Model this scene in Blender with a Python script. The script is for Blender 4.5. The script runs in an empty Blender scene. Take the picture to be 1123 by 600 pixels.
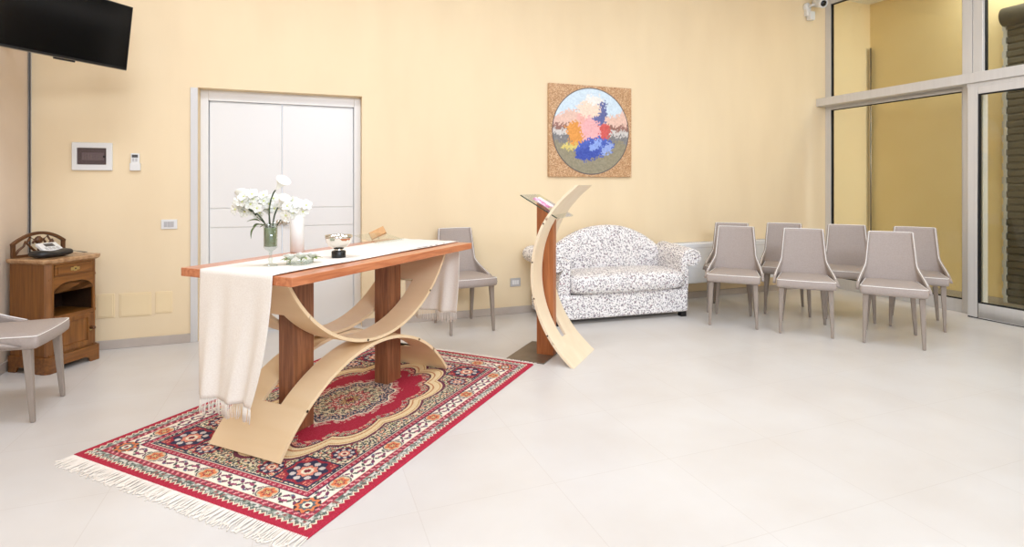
import bpy, bmesh, math, random
import numpy as np
from mathutils import Vector, Matrix
random.seed(7)
rng = np.random.RandomState(5)
PI = math.pi
COL = bpy.context.scene.collection

# ------------------------------------------------------------------ colours and materials
def lin(c):
    return tuple((v / 255 / 12.92) if v / 255 <= 0.04045 else ((v / 255 + 0.055) / 1.055) ** 2.4 for v in c)

def new_mat(name, col=(200, 200, 200), rough=0.5, metal=0.0, spec=None, coat=0.0):
    m = bpy.data.materials.new(name)
    m.use_nodes = True
    b = m.node_tree.nodes['Principled BSDF']
    b.inputs['Base Color'].default_value = (*lin(col), 1)
    b.inputs['Roughness'].default_value = rough
    b.inputs['Metallic'].default_value = metal
    if spec is not None:
        b.inputs['Specular IOR Level'].default_value = spec
    b.inputs['Coat Weight'].default_value = coat
    return m

def nd(m, t, **kw):
    n = m.node_tree.nodes.new(t)
    for k, v in kw.items():
        if k in n.inputs:
            n.inputs[k].default_value = v
        else:
            setattr(n, k, v)
    return n

def lk(m, a, b):
    m.node_tree.links.new(a, b)

def ramp(m, stops, interp='LINEAR'):
    r = nd(m, 'ShaderNodeValToRGB')
    r.color_ramp.interpolation = interp
    e = r.color_ramp.elements
    while len(e) < len(stops):
        e.new(0.5)
    for el, (p, c) in zip(e, stops):
        el.position = p
        el.color = (*lin(c), 1)
    return r

def bsdf(m):
    return m.node_tree.nodes['Principled BSDF']

def bump(m, src, strength=0.2, dist=0.002):
    b = nd(m, 'ShaderNodeBump')
    b.inputs['Strength'].default_value = strength
    b.inputs['Distance'].default_value = dist
    lk(m, src, b.inputs['Height'])
    lk(m, b.outputs['Normal'], bsdf(m).inputs['Normal'])

def noise_mat(name, c1, c2, scale=20, stretch=(1, 1, 1), rough=0.5, detail=4, bmp=0.0, lo=0.3, hi=0.7, metal=0.0, dist=0.0):
    m = new_mat(name, c1, rough, metal)
    tc = nd(m, 'ShaderNodeTexCoord')
    mp = nd(m, 'ShaderNodeMapping')
    mp.inputs['Scale'].default_value = stretch
    lk(m, tc.outputs['Object'], mp.inputs['Vector'])
    n = nd(m, 'ShaderNodeTexNoise')
    n.inputs['Scale'].default_value = scale
    n.inputs['Detail'].default_value = detail
    n.inputs['Distortion'].default_value = dist
    lk(m, mp.outputs['Vector'], n.inputs['Vector'])
    r = ramp(m, [(lo, c1), (hi, c2)])
    lk(m, n.outputs['Fac'], r.inputs['Fac'])
    lk(m, r.outputs['Color'], bsdf(m).inputs['Base Color'])
    if bmp:
        bump(m, n.outputs['Fac'], bmp)
    return m

M = {}
M['wall'] = noise_mat('yellow_plaster', (233, 211, 173), (238, 217, 179), 3, (1, 1, .3), 0.75, 5)
M['wall_grey'] = noise_mat('greige_plaster', (217, 198, 176), (222, 204, 183), 3, (1, 1, 1), 0.8, 4)
M['corridor'] = noise_mat('ochre_plaster', (238, 212, 160), (242, 217, 167), 3, (1, 1, 1), 0.8, 4)
M['ceiling'] = new_mat('white_ceiling', (240, 236, 228), 0.9)
M['base'] = noise_mat('tile_skirting', (186, 173, 160), (198, 186, 174), 6, (1, 1, 1), 0.45)
M['white'] = new_mat('white_lacquer', (230, 227, 221), 0.35)
M['white_plastic'] = new_mat('white_plastic', (226, 225, 221), 0.4)
M['groove'] = new_mat('grey_groove', (205, 203, 203), 0.6)
M['alu'] = noise_mat('brushed_aluminium', (205, 202, 198), (214, 211, 207), 30, (1, 1, .05), 0.42, metal=0.35)
M['alu_white'] = noise_mat('pale_aluminium', (208, 205, 201), (214, 211, 207), 30, (1, 1, .05), 0.4, metal=0.15)
M['rubber'] = new_mat('black_rubber', (22, 21, 20), 0.7)
M['black'] = new_mat('black_plastic', (18, 18, 19), 0.35)
M['screen'] = new_mat('tv_glass', (6, 6, 7), 0.12)
M['grey_plastic'] = new_mat('grey_plastic', (185, 182, 180), 0.4)
M['panel_grey'] = new_mat('panel_grey', (112, 104, 104), 0.5)
M['breaker'] = new_mat('breaker_grey', (150, 142, 142), 0.5)
M['dark_grey'] = new_mat('dark_grey', (70, 68, 68), 0.4)
M['cover'] = noise_mat('painted_cover', (236, 213, 168), (240, 217, 173), 3, (1, 1, 1), 0.5)
M['silver'] = new_mat('polished_silver', (225, 222, 215), 0.08, 1.0)
M['steel'] = new_mat('satin_steel', (150, 145, 138), 0.3, 1.0)
M['brass'] = new_mat('aged_brass', (190, 165, 105), 0.35, 0.8)
M['bronze'] = noise_mat('bronze_plate', (118, 104, 88), (136, 121, 104), 10, (1, 1, 1), 0.3, metal=0.55)
M['bolt'] = new_mat('dark_bolt', (70, 55, 40), 0.4, 0.7)
M['linen'] = noise_mat('white_linen', (231, 222, 210), (239, 232, 221), 160, (1, 1, 1), 0.9, 2, 0.15)
M['petal'] = noise_mat('white_petal', (232, 232, 220), (240, 239, 230), 12, (1, 1, 1), 0.5)
M['petal_green'] = new_mat('pale_green_petal', (214, 220, 150), 0.5)
M['leaf'] = noise_mat('dark_leaf', (62, 88, 40), (98, 122, 62), 20, (1, 1, 1), 0.45)
M['leaf_light'] = noise_mat('light_leaf', (118, 140, 60), (150, 168, 84), 20, (1, 1, 1), 0.45)
M['stem'] = new_mat('stem_green', (58, 72, 44), 0.5)
M['wax'] = new_mat('white_wax', (228, 228, 224), 0.45)
M['heater'] = new_mat('heater_enamel', (240, 241, 242), 0.35)
M['paper'] = noise_mat('paper', (240, 228, 232), (252, 248, 246), 20, (1, 1, 1), 0.7)
M['pink'] = noise_mat('pink_print', (196, 120, 160), (240, 214, 226), 26, (1, 1, 1), 0.6, lo=.4, hi=.6)
M['fabric'] = noise_mat('taupe_upholstery', (163, 150, 141), (170, 157, 148), 90, (1, 1, 1), 0.62, 3, 0.05)
M['fabric_leg'] = noise_mat('taupe_leg_wrap', (146, 133, 121), (155, 142, 130), 60, (1, 1, .2), 0.5)
M['piping'] = new_mat('white_piping', (244, 240, 234), 0.5)

def wood(name, c1, c2, axis='x', scale=9, rough=0.4, coat=0.0, grain=16):
    st = {'x': (0.10, 1, 1), 'y': (1, 0.10, 1), 'z': (1, 1, 0.07)}[axis]
    m = new_mat(name, c1, rough, 0, coat=coat)
    tc = nd(m, 'ShaderNodeTexCoord')
    mp = nd(m, 'ShaderNodeMapping')
    mp.inputs['Scale'].default_value = tuple(s * grain for s in st)
    lk(m, tc.outputs['Object'], mp.inputs['Vector'])
    n = nd(m, 'ShaderNodeTexNoise')
    n.inputs['Scale'].default_value = scale / 3
    n.inputs['Detail'].default_value = 6
    n.inputs['Distortion'].default_value = 0.6
    lk(m, mp.outputs['Vector'], n.inputs['Vector'])
    mid = tuple((a + b) / 2 for a, b in zip(c1, c2))
    r = ramp(m, [(0.28, c1), (0.5, mid), (0.72, c2)])
    lk(m, n.outputs['Fac'], r.inputs['Fac'])
    lk(m, r.outputs['Color'], bsdf(m).inputs['Base Color'])
    return m

M['top_wood'] = wood('cherry_plank', (176, 98, 58), (212, 138, 92), 'x', 9, 0.3, 0.3)
M['walnut'] = wood('walnut_post', (112, 66, 40), (158, 104, 68), 'z', 12, 0.4)
M['ply'] = wood('birch_plywood', (233, 204, 160), (240, 215, 176), 'y', 3, 0.42, 0.0, 8)
M['ply_edge'] = wood('plywood_edge', (232, 206, 166), (242, 222, 188), 'y', 9, 0.5, 0.0, 10)
M['lect_ply'] = wood('pale_plywood', (234, 212, 178), (241, 223, 192), 'z', 3, 0.42, 0.0, 8)
M['teak'] = wood('teak_post', (150, 86, 46), (186, 116, 68), 'z', 9, 0.4)
M['oak'] = wood('honey_oak', (104, 60, 18), (144, 92, 36), 'z', 8, 0.38, 0.2)
M['oak_h'] = wood('honey_oak_cross', (104, 60, 18), (142, 90, 36), 'x', 8, 0.38, 0.2)
M['oak_dark'] = wood('dark_oak', (76, 44, 18), (108, 66, 28), 'x', 8, 0.45)
M['marble'] = noise_mat('brown_marble', (150, 108, 72), (196, 158, 116), 26, (1, 1, 1), 0.25, 6)
M['block'] = wood('block_wood', (196, 146, 92), (214, 168, 114), 'x', 6, 0.5)

def glass_mat(name, tint=(245, 250, 248), refl=1.0, base=0.03):
    m = bpy.data.materials.new(name)
    m.use_nodes = True
    nt = m.node_tree
    nt.nodes.clear()
    out = nt.nodes.new('ShaderNodeOutputMaterial')
    tr = nt.nodes.new('ShaderNodeBsdfTransparent')
    tr.inputs['Color'].default_value = (*lin(tint), 1)
    gl = nt.nodes.new('ShaderNodeBsdfGlossy')
    gl.inputs['Roughness'].default_value = 0.02
    lw = nt.nodes.new('ShaderNodeLayerWeight')
    lw.inputs['Blend'].default_value = 0.5
    pw = nt.nodes.new('ShaderNodeMath')
    pw.operation = 'POWER'
    pw.inputs[1].default_value = 5
    nt.links.new(lw.outputs['Facing'], pw.inputs[0])
    fr = nt.nodes.new('ShaderNodeMath')
    fr.operation = 'MULTIPLY_ADD'
    fr.inputs[1].default_value = 0.6
    fr.inputs[2].default_value = base
    nt.links.new(pw.outputs[0], fr.inputs[0])
    mx = nt.nodes.new('ShaderNodeMixShader')
    nt.links.new(fr.outputs[0], mx.inputs[0])
    nt.links.new(tr.outputs[0], mx.inputs[1])
    nt.links.new(gl.outputs[0], mx.inputs[2])
    nt.links.new(mx.outputs[0], out.inputs['Surface'])
    return m

M['glass'] = glass_mat('window_glass', (238, 238, 228))
M['clear'] = glass_mat('clear_glass', (244, 248, 246), base=.10)
M['acrylic'] = glass_mat('clear_acrylic', (251, 253, 252))
M['smoked'] = glass_mat('smoked_cover', (236, 230, 230))
M['greenwater'] = noise_mat('green_water', (92, 106, 66), (146, 156, 106), 30, (1, 1, .15), 0.15, 4)
M['edge_glass'] = new_mat('green_glass_edge', (62, 74, 60), 0.2)

# floor: large pale tiles with hairline joints
def floor_mat():
    m = new_mat('pale_stone_tile', (236, 229, 220), 0.3)
    tc = nd(m, 'ShaderNodeTexCoord')
    br = nd(m, 'ShaderNodeTexBrick')
    br.offset = 0.0
    br.inputs['Scale'].default_value = 1.0
    br.inputs['Brick Width'].default_value = 0.6
    br.inputs['Row Height'].default_value = 0.6
    br.inputs['Mortar Size'].default_value = 0.0022
    br.inputs['Mortar Smooth'].default_value = 0.3
    br.inputs['Color1'].default_value = (*lin((214, 210, 204)), 1)
    br.inputs['Color2'].default_value = (*lin((215, 212, 207)), 1)
    br.inputs['Mortar'].default_value = (*lin((207, 202, 195)), 1)
    mp = nd(m, 'ShaderNodeMapping')
    mp.inputs['Location'].default_value = (0.17, 0.21, 0)
    lk(m, tc.outputs['Object'], mp.inputs['Vector'])
    lk(m, mp.outputs['Vector'], br.inputs['Vector'])
    n = nd(m, 'ShaderNodeTexNoise')
    n.inputs['Scale'].default_value = 2.2
    n.inputs['Detail'].default_value = 7
    lk(m, tc.outputs['Object'], n.inputs['Vector'])
    r = ramp(m, [(0.3, (246, 243, 240)), (0.7, (255, 255, 255))])
    lk(m, n.outputs['Fac'], r.inputs['Fac'])
    mx = nd(m, 'ShaderNodeMixRGB', blend_type='MULTIPLY')
    mx.inputs['Fac'].default_value = 1
    lk(m, br.outputs['Color'], mx.inputs['Color1'])
    lk(m, r.outputs['Color'], mx.inputs['Color2'])
    lk(m, mx.outputs['Color'], bsdf(m).inputs['Base Color'])
    return m
M['floor'] = floor_mat()

# sofa: tiny sprigs scattered on off-white cotton
def sofa_mat():
    m = new_mat('sprigged_cotton', (238, 234, 230), 0.85)
    tc = nd(m, 'ShaderNodeTexCoord')
    nz = nd(m, 'ShaderNodeTexNoise')
    nz.inputs['Scale'].default_value = 45
    lk(m, tc.outputs['Object'], nz.inputs['Vector'])
    ad = nd(m, 'ShaderNodeMixRGB', blend_type='ADD')
    ad.inputs['Fac'].default_value = 0.03
    lk(m, tc.outputs['Object'], ad.inputs['Color1'])
    lk(m, nz.outputs['Color'], ad.inputs['Color2'])
    cur = None
    base = (240, 236, 232)
    prev = None
    for scale, thr, c in ((45, 0.33, (146, 136, 140)), (56, 0.28, (88, 78, 90)), (36, 0.19, (150, 104, 112)), (68, 0.24, (136, 134, 126))):
        v = nd(m, 'ShaderNodeTexVoronoi')
        v.inputs['Scale'].default_value = scale
        v.inputs['Randomness'].default_value = 0.9
        lk(m, ad.outputs['Color'], v.inputs['Vector'])
        lt = nd(m, 'ShaderNodeMath', operation='LESS_THAN')
        lt.inputs[1].default_value = thr
        lk(m, v.outputs['Distance'], lt.inputs[0])
        mx = nd(m, 'ShaderNodeMixRGB')
        if prev is None:
            mx.inputs['Color1'].default_value = (*lin(base), 1)
        else:
            lk(m, prev, mx.inputs['Color1'])
        mx.inputs['Color2'].default_value = (*lin(c), 1)
        lk(m, lt.outputs[0], mx.inputs['Fac'])
        prev = mx.outputs['Color']
    lk(m, prev, bsdf(m).inputs['Base Color'])
    return m
M['sofa'] = sofa_mat()

# speckled mosaic ground of the wall panel
def mosaic_mat():
    m = new_mat('gold_mosaic', (200, 160, 110), 0.35)
    tc = nd(m, 'ShaderNodeTexCoord')
    v = nd(m, 'ShaderNodeTexVoronoi')
    v.inputs['Scale'].default_value = 110
    lk(m, tc.outputs['Object'], v.inputs['Vector'])
    r = ramp(m, [(0.0, (166, 122, 82)), (0.35, (186, 142, 100)), (0.65, (197, 154, 112)), (0.9, (216, 182, 144))])
    sp = nd(m, 'ShaderNodeSeparateColor')
    lk(m, v.outputs['Color'], sp.inputs[0])
    lk(m, sp.outputs[0], r.inputs['Fac'])
    lk(m, r.outputs['Color'], bsdf(m).inputs['Base Color'])
    return m
M['mosaic'] = mosaic_mat()

def attr_mat(name, rough, bmp=0.0):
    m = new_mat(name, (200, 200, 200), rough)
    a = nd(m, 'ShaderNodeVertexColor', layer_name='pattern')
    lk(m, a.outputs['Color'], bsdf(m).inputs['Base Color'])
    if bmp:
        tc = nd(m, 'ShaderNodeTexCoord')
        n = nd(m, 'ShaderNodeTexNoise')
        n.inputs['Scale'].default_value = 400
        lk(m, tc.outputs['Object'], n.inputs['Vector'])
        bump(m, n.outputs['Fac'], bmp, 0.004)
    return m
M['rug'] = attr_mat('rug_pile', 0.95, 0.3)
M['roundel'] = attr_mat('roundel_mosaic', 0.4)

# ------------------------------------------------------------------ mesh helpers
class MB:
    """collects shapes into one mesh"""
    def __init__(s):
        s.bm = bmesh.new()
        s.mi = 0
    def face(s, vs):
        try:
            f = s.bm.faces.new(vs)
            f.material_index = s.mi
            return f
        except ValueError:
            return None
    def box(s, x0, x1, y0, y1, z0, z1, mat=None):
        v = [s.bm.verts.new(Vector((x, y, z)) if mat is None else mat @ Vector((x, y, z)))
             for z in (z0, z1) for (x, y) in ((x0, y0), (x1, y0), (x1, y1), (x0, y1))]
        for q in ((3, 2, 1, 0), (4, 5, 6, 7), (0, 1, 5, 4), (1, 2, 6, 5), (2, 3, 7, 6), (3, 0, 4, 7)):
            s.face([v[i] for i in q])
        return s
    def prism(s, pts, z0, z1, mat=None, axis='z'):
        """outline pts (a,b) extruded: axis z -> (a,b,z); axis y -> (a,y,b); axis x -> (x,a,b)"""
        def P(a, b, c):
            p = {'z': (a, b, c), 'y': (a, c, b), 'x': (c, a, b)}[axis]
            p = Vector(p)
            return p if mat is None else mat @ p
        lo = [s.bm.verts.new(P(a, b, z0)) for a, b in pts]
        hi = [s.bm.verts.new(P(a, b, z1)) for a, b in pts]
        n = len(pts)
        for i in range(n):
            s.face([lo[i], lo[(i + 1) % n], hi[(i + 1) % n], hi[i]])
        s.face(hi)
        s.face(lo[::-1])
        return s
    def loft(s, rings, cap=True, closed=True):
        R = [[s.bm.verts.new(Vector(p)) for p in r] for r in rings]
        n = len(R[0])
        for a, b in zip(R, R[1:]):
            for i in range(n if closed else n - 1):
                s.face([a[i], a[(i + 1) % n], b[(i + 1) % n], b[i]])
        if cap and closed:
            s.face(R[0][::-1])
            s.face(R[-1])
        return s
    def tube(s, path, r, n=8, cap=True, closed=False):
        path = [Vector(p) for p in path]
        k = len(path)
        rad = r if isinstance(r, (list, tuple)) else [r] * k
        rings = []
        up = None
        for i, p in enumerate(path):
            if closed:
                d = path[(i + 1) % k] - path[i - 1]
            else:
                d = path[min(i + 1, k - 1)] - path[max(i - 1, 0)]
            d.normalize()
            if up is None:
                up = Vector((0, 0, 1)) if abs(d.z) < 0.9 else Vector((1, 0, 0))
            a = (up - d * up.dot(d))
            if a.length < 1e-6:
                a = d.orthogonal()
            a.normalize()
            up = a
            b = d.cross(a)
            rings.append([p + (a * math.cos(2 * PI * j / n) + b * math.sin(2 * PI * j / n)) * rad[i] for j in range(n)])
        if closed:
            rings.append(rings[0])
            return s.loft(rings, cap=False)
        return s.loft(rings, cap=cap)
    def lathe(s, prof, c=(0, 0, 0), n=24, mat=None, cap=False):
        c = Vector(c)
        rings = []
        for r, z in prof:
            ring = []
            for j in range(n):
                p = Vector((r * math.cos(2 * PI * j / n), r * math.sin(2 * PI * j / n), z))
                if mat is not None:
                    p = mat @ p
                ring.append(p + c)
            rings.append(ring)
        return s.loft(rings, cap=cap)
    def grid(s, f, nu, nv, cu=False):
        V = [[s.bm.verts.new(Vector(f(i / nu, j / nv))) for j in range(nv + 1)] for i in range(nu + (0 if cu else 1))]
        for i in range(nu):
            for j in range(nv):
                a, b = V[i], V[(i + 1) % len(V)]
                s.face([a[j], b[j], b[j + 1], a[j + 1]])
        return s
    def build(s, name, mats, parent=None, smooth=False, bevel=0, seg=2, subsurf=0, solid=0, solid_off=0, weld=True):
        if weld:
            bmesh.ops.remove_doubles(s.bm, verts=s.bm.verts, dist=1e-6)
        bmesh.ops.recalc_face_normals(s.bm, faces=s.bm.faces)
        me = bpy.data.meshes.new(name)
        s.bm.to_mesh(me)
        s.bm.free()
        for m in (mats if isinstance(mats, (list, tuple)) else [mats]):
            me.materials.append(M[m] if isinstance(m, str) else m)
        o = bpy.data.objects.new(name, me)
        COL.objects.link(o)
        if parent is not None:
            o.parent = parent
        if smooth or bevel:
            me.polygons.foreach_set('use_smooth', [True] * len(me.polygons))
        if solid:
            d = o.modifiers.new('thickness', 'SOLIDIFY')
            d.thickness = solid
            d.offset = solid_off
        if bevel:
            d = o.modifiers.new('edges', 'BEVEL')
            d.width = bevel
            d.segments = seg
            d.limit_method = 'ANGLE'
            d.angle_limit = math.radians(35)
            d.harden_normals = True
        if subsurf:
            d = o.modifiers.new('smooth', 'SUBSURF')
            d.levels = d.render_levels = subsurf
        return o

def tag(o, label=None, cat=None, group=None, kind=None):
    if label: o['label'] = label
    if cat: o['category'] = cat
    if group: o['group'] = group
    if kind: o['kind'] = kind
    return o

def thing(name, label, cat, loc=(0, 0, 0), rz=0.0, group=None):
    o = bpy.data.objects.new(name, None)
    o.empty_display_size = 0.1
    COL.objects.link(o)
    o.location = loc
    o.rotation_euler = (0, 0, rz)
    return tag(o, label, cat, group)

def copy_tree(root, loc, rz, label, group=None):
    r = root.copy()
    COL.objects.link(r)
    r.location = loc
    r.rotation_euler = (0, 0, rz)
    r['label'] = label
    if group: r['group'] = group
    for ch in list(root.children):
        c = ch.copy()
        COL.objects.link(c)
        c.parent = r
        for g in list(ch.children):
            d = g.copy()
            COL.objects.link(d)
            d.parent = c
    return r

def struct(o, label, cat):
    return tag(o, label, cat, None, 'structure')

# ------------------------------------------------------------------ room dimensions (metres)
YW, XL, XF, XG, XD, ZC = 5.23, -1.94, 7.12, 6.30, 6.153, 3.72
YB = -4.5                      # the room runs on behind the camera
DX0, DX1, DZ = -0.814, 0.511, 2.115

# camera frame of the fitted photograph
O = Vector((-1.031, 3.224, 0))
AZ = math.radians(44.53)
L = Vector((math.cos(AZ), math.sin(AZ), 0))
T = Vector((math.sin(AZ), -math.cos(AZ), 0))

# ------------------------------------------------------------------ setting
struct(MB().box(XL - .25, XF + .2, YB, YW + .2, -.1, 0).build('floor', 'floor'), 'pale beige stone tile floor', 'floor')
struct(MB().box(XL - .25, XF + .2, YB, YW + .2, ZC, ZC + .1).build('ceiling', 'ceiling'), 'plain white ceiling', 'ceiling')
w = MB()
w.box(XL, DX0, YW, YW + .25, 0, ZC)
w.box(DX1, XF, YW, YW + .25, 0, ZC)
w.box(DX0, DX1, YW, YW + .25, DZ, ZC)
struct(w.build('wall_back', 'wall'), 'yellow plastered back wall with a doorway recess', 'wall')
struct(MB().box(XL - .25, XL, YB, YW + .25, 0, ZC).build('wall_left', 'wall_grey'), 'greige side wall at the left edge', 'wall')
struct(MB().box(XG - .1, XG + .1, YB, 1.55, 0, ZC).build('wall_right', 'wall'), 'yellow wall beyond the glazed partition', 'wall')
struct(MB().box(XF, XF + .2, YB, YW, 0, ZC).build('wall_corridor', 'corridor'), 'ochre corridor wall seen through the glass', 'wall')

def skirting(name, x0, x1, y0, y1, label):
    b = MB()
    b.box(x0, x1, y0, y1, 0, .072)
    return struct(b.build(name, 'base', bevel=.003), label, 'baseboard')
skirting('baseboard_back', XL, DX0 - .054, YW - .012, YW, 'grey tile skirting left of the white door')
skirting('baseboard_middle', DX1, XG - .02, YW - .012, YW, 'grey tile skirting right of the white door')
skirting('baseboard_left', XL, XL + .012, YB, YW - .012, 'grey tile skirting along the greige wall')
skirting('baseboard_corridor', XF - .012, XF, YB, YW, 'grey tile skirting of the corridor wall')

# white corner trim along the left side of the recess
t = MB()
t.box(DX0 - .054, DX0, YW - .014, YW, 0, DZ - .005)
struct(t.build('trim_1', 'alu_white', bevel=.003), 'pale vertical jamb trim left of the white door', 'trim')
# conduit in the left corner
t = MB()
t.box(XL, XL + .014, YW - .024, YW, 0, ZC)
struct(t.build('trim_2', 'alu_white', bevel=.003), 'slim white cable duct in the left room corner', 'trim')
t = MB()
t.tube([(XL + .012, YW - .03, 0.02), (XL + .012, YW - .03, ZC)], .006, 8)
struct(t.build('trim_3', 'dark_grey', smooth=True), 'thin dark cable beside the corner duct', 'trim')

# double door in the recess
YD = YW + .13
door = thing('door_1', 'white panelled double door in the yellow recess', 'door', (0, 0, 0))
door['kind'] = 'structure'
f = MB()
f.box(DX0, DX0 + .062, YD - .02, YD + .06, 0, DZ)
f.box(DX1 - .062, DX1, YD - .02, YD + .06, 0, DZ)
f.box(DX0 + .062, DX1 - .062, YD - .02, YD + .06, DZ - .09, DZ)
f.build('door_frame', 'white', door, bevel=.004)
xm = -.172
for (a, b) in ((DX0 + .065, xm - .0015), (xm + .0015, DX1 - .065)):
    lf = MB()
    zt = DZ - .094
    bw = .012
    y0, y1 = YD, YD + .045
    lf.box(a, b, y0 + .008, y1, .01, zt)
    # raised fields: upper panel, lock rail, lower panel separated by shadow grooves
    lf.box(a + .004, b - .003, y0, y0 + .008, 1.102, zt - .012)
    lf.box(a + .004, b - .003, y0, y0 + .008, .935, 1.094)
    lf.box(a + .004, b - .003, y0, y0 + .008, .02, .927)
    lf.build('door_leaf', 'white', door, bevel=.0025)
h = MB()
for sx in (-.026, .022):
    c = Vector((xm + sx, YD - .004, .965))
    h.lathe([(0, -.005), (.026, -.005), (.026, .005), (0, .005)], c, 20, Matrix.Rotation(PI / 2, 3, 'X'))
    h.tube([c, c + Vector((0, -.04, 0))], .008, 10)
    sgn = -1 if sx < 0 else 1
    h.tube([c + Vector((0, -.04, 0)), c + Vector((sgn * .03, -.046, .004)), c + Vector((sgn * .075, -.044, -.004)), c + Vector((sgn * .085, -.04, -.014))], .007, 10)
h.build('door_handle', 'silver', door, smooth=True)

# ------------------------------------------------------------------ glazed partition at the right
def window(name, y0, y1, z0, z1, label, fr=(.05, .05, .05, .05), mat='alu_white', x=XG, gasket=True, dep=.06):
    r = thing(name, label, 'window')
    r['kind'] = 'structure'
    b = MB()
    l, rr, bo, to = fr
    b.box(x, x + dep, y0, y0 + l, z0, z1)
    b.box(x, x + dep, y1 - rr, y1, z0, z1)
    b.box(x, x + dep, y0 + l, y1 - rr, z0, z0 + bo)
    b.box(x, x + dep, y0 + l, y1 - rr, z1 - to, z1)
    b.build('window_frame', mat, r, bevel=.003)
    g = MB()
    k = .008
    ya, yb, za, zb = y0 + l, y1 - rr, z0 + bo, z1 - to
    for (a, b_, c, d) in ((ya, ya + k, za, zb), (yb - k, yb, za, zb), (ya + k, yb - k, za, za + k), (ya + k, yb - k, zb - k, zb)):
        g.box(x + .012, x + .05, a, b_, c, d)
    g.build('gasket', 'rubber', r)
    MB().box(x + .026, x + .034, ya + k, yb - k, za + k, zb - k).build('pane', 'glass', r)
    return r
PY0, PY1 = 3.462, 3.642        # big post
window('window_1', PY1, YW, 0, 2.31, 'large fixed lower pane behind the grey chairs', (.008, .078, .13, .05))
window('window_2', PY1, YW, 2.39, ZC, 'upper fixed pane above the header beside the yellow wall', (.006, .078, .02, .11))
window('window_3', 1.55, PY0, 2.39, ZC, 'upper fixed pane above the sliding door', (.05, .008, .02, .11))
p = MB()
p.box(XG - .012, XG + .075, PY0, PY0 + .086, 2.40, ZC)
p.box(XG - .012, XG + .075, PY0 + .09, PY1, 2.40, ZC)
p.box(XG - .0, XG + .075, PY0 + .0, PY1, 0, 2.40)
struct(p.build('trim_4', 'alu_white', bevel=.003), 'tall pale aluminium post between the glass panes', 'trim')
hd = MB()
hd.box(XD - .015, XG + .06, 1.55, YW - .001, 2.303, 2.402)
hd.box(XD + .01, XD + .07, 1.55, 3.53, 2.262, 2.303)
struct(hd.build('trim_5', 'alu_white', bevel=.004), 'long boxed aluminium header beam over the sliding door', 'trim')
sd = thing('door_2', 'glazed aluminium sliding door at the right edge', 'door')
sd['kind'] = 'structure'
b = MB()
dy0, dy1 = 1.7, 3.515
b.box(XD, XD + .045, dy1 - .088, dy1, .012, 2.262)
b.box(XD, XD + .045, dy0, dy0 + .088, .012, 2.262)
b.box(XD, XD + .045, dy0 + .088, dy1 - .088, .012, .150)
b.box(XD, XD + .045, dy0 + .088, dy1 - .088, 2.19, 2.262)
b.build('door_frame', 'alu_white', sd, bevel=.003)
g = MB()
ya, yb, za, zb, k = dy0 + .088, dy1 - .088, .150, 2.19, .012
for (a, b_, c, d) in ((ya, ya + k, za, zb), (yb - k, yb, za, zb), (ya + k, yb - k, za, za + k), (ya + k, yb - k, zb - k, zb)):
    g.box(XD + .008, XD + .038, a, b_, c, d)
g.build('gasket', 'rubber', sd)
MB().box(XD + .018, XD + .026, ya + k, yb - k, za + k, zb - k).build('pane', 'glass', sd)
MB().box(XD + .002, XD + .043, dy0, dy1, 0, .010).build('bottom_seal', 'rubber', sd)

# corridor beyond: pipe in the corner and a rolled shutter
pp = MB()
for dx, dy in ((0, 0), (-.03, -.022)):
    pp.tube([(XF - .03 + dx, YW - .03 + dy, 0.0), (XF - .03 + dx, YW - .03 + dy, 3.12)], .011, 10)
tag(pp.build('conduit_pipe', 'steel', smooth=True), 'twin grey conduit standing in the corridor corner behind glass', 'pipe')
rs = thing('roller_shutter', 'dark brown rolling shutter on the corridor wall behind the glass door', 'shutter', (XF, 3.68, 0))
c = MB()
prof = []
z = .04
while z < 3.0:
    prof += [(-.035, z), (-.052, z + .018), (-.052, z + .055), (-.035, z + .073)]
    z += .075
rings = [[(x_, -2.2, zz), (x_, -.02, zz)] for x_, zz in prof]
c.loft(rings, cap=False, closed=False)
M['shutter'] = noise_mat('brown_shutter', (78, 70, 56), (90, 82, 66), 6, (1, 1, 4), 0.5)
c.build('curtain', 'shutter', rs, solid=.006)
g = MB()
z = .04
i = 0
while z < 3.0:
    g.box(-.06, -.0, -.02 + (.012 if i % 2 else 0), .012 + (.012 if i % 2 else 0), z, z + .075)
    z += .075
    i += 1
g.build('guide_rail', 'grey_plastic', rs)
hb = MB()
hb.lathe([(0, -2.2), (.10, -2.2), (.10, -.0), (0, -.0)], (-.07, 0, 3.10), 20, Matrix(((1, 0, 0), (0, 0, 1), (0, 1, 0))))
hb.build('roll', 'shutter', rs, smooth=True)

# ------------------------------------------------------------------ wall fittings
# television across the corner
tvang = math.radians(48.5)
tv = thing('television', 'black flat screen television hung tilted across the left corner', 'television')
wd = Vector((-math.sin(math.radians(41.5)), -math.cos(math.radians(41.5)), 0))   # towards its left end
nn = Vector((math.cos(math.radians(41.5)), -math.sin(math.radians(41.5)), 0))
up = (Vector((0, 0, .443)) + nn * .069).normalized()
nf = (-wd).cross(up) * -1
nf = wd.cross(up)
if nf.dot(nn) < 0: nf = -nf
TW, TH = .84, .449
br = Vector((-1.183, 4.705, 2.128))
mt = Matrix(((-wd.x, nf.x * -1, up.x, br.x), (-wd.y, nf.y * -1, up.y, br.y), (-wd.z, nf.z * -1, up.z, br.z), (0, 0, 0, 1)))
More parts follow.
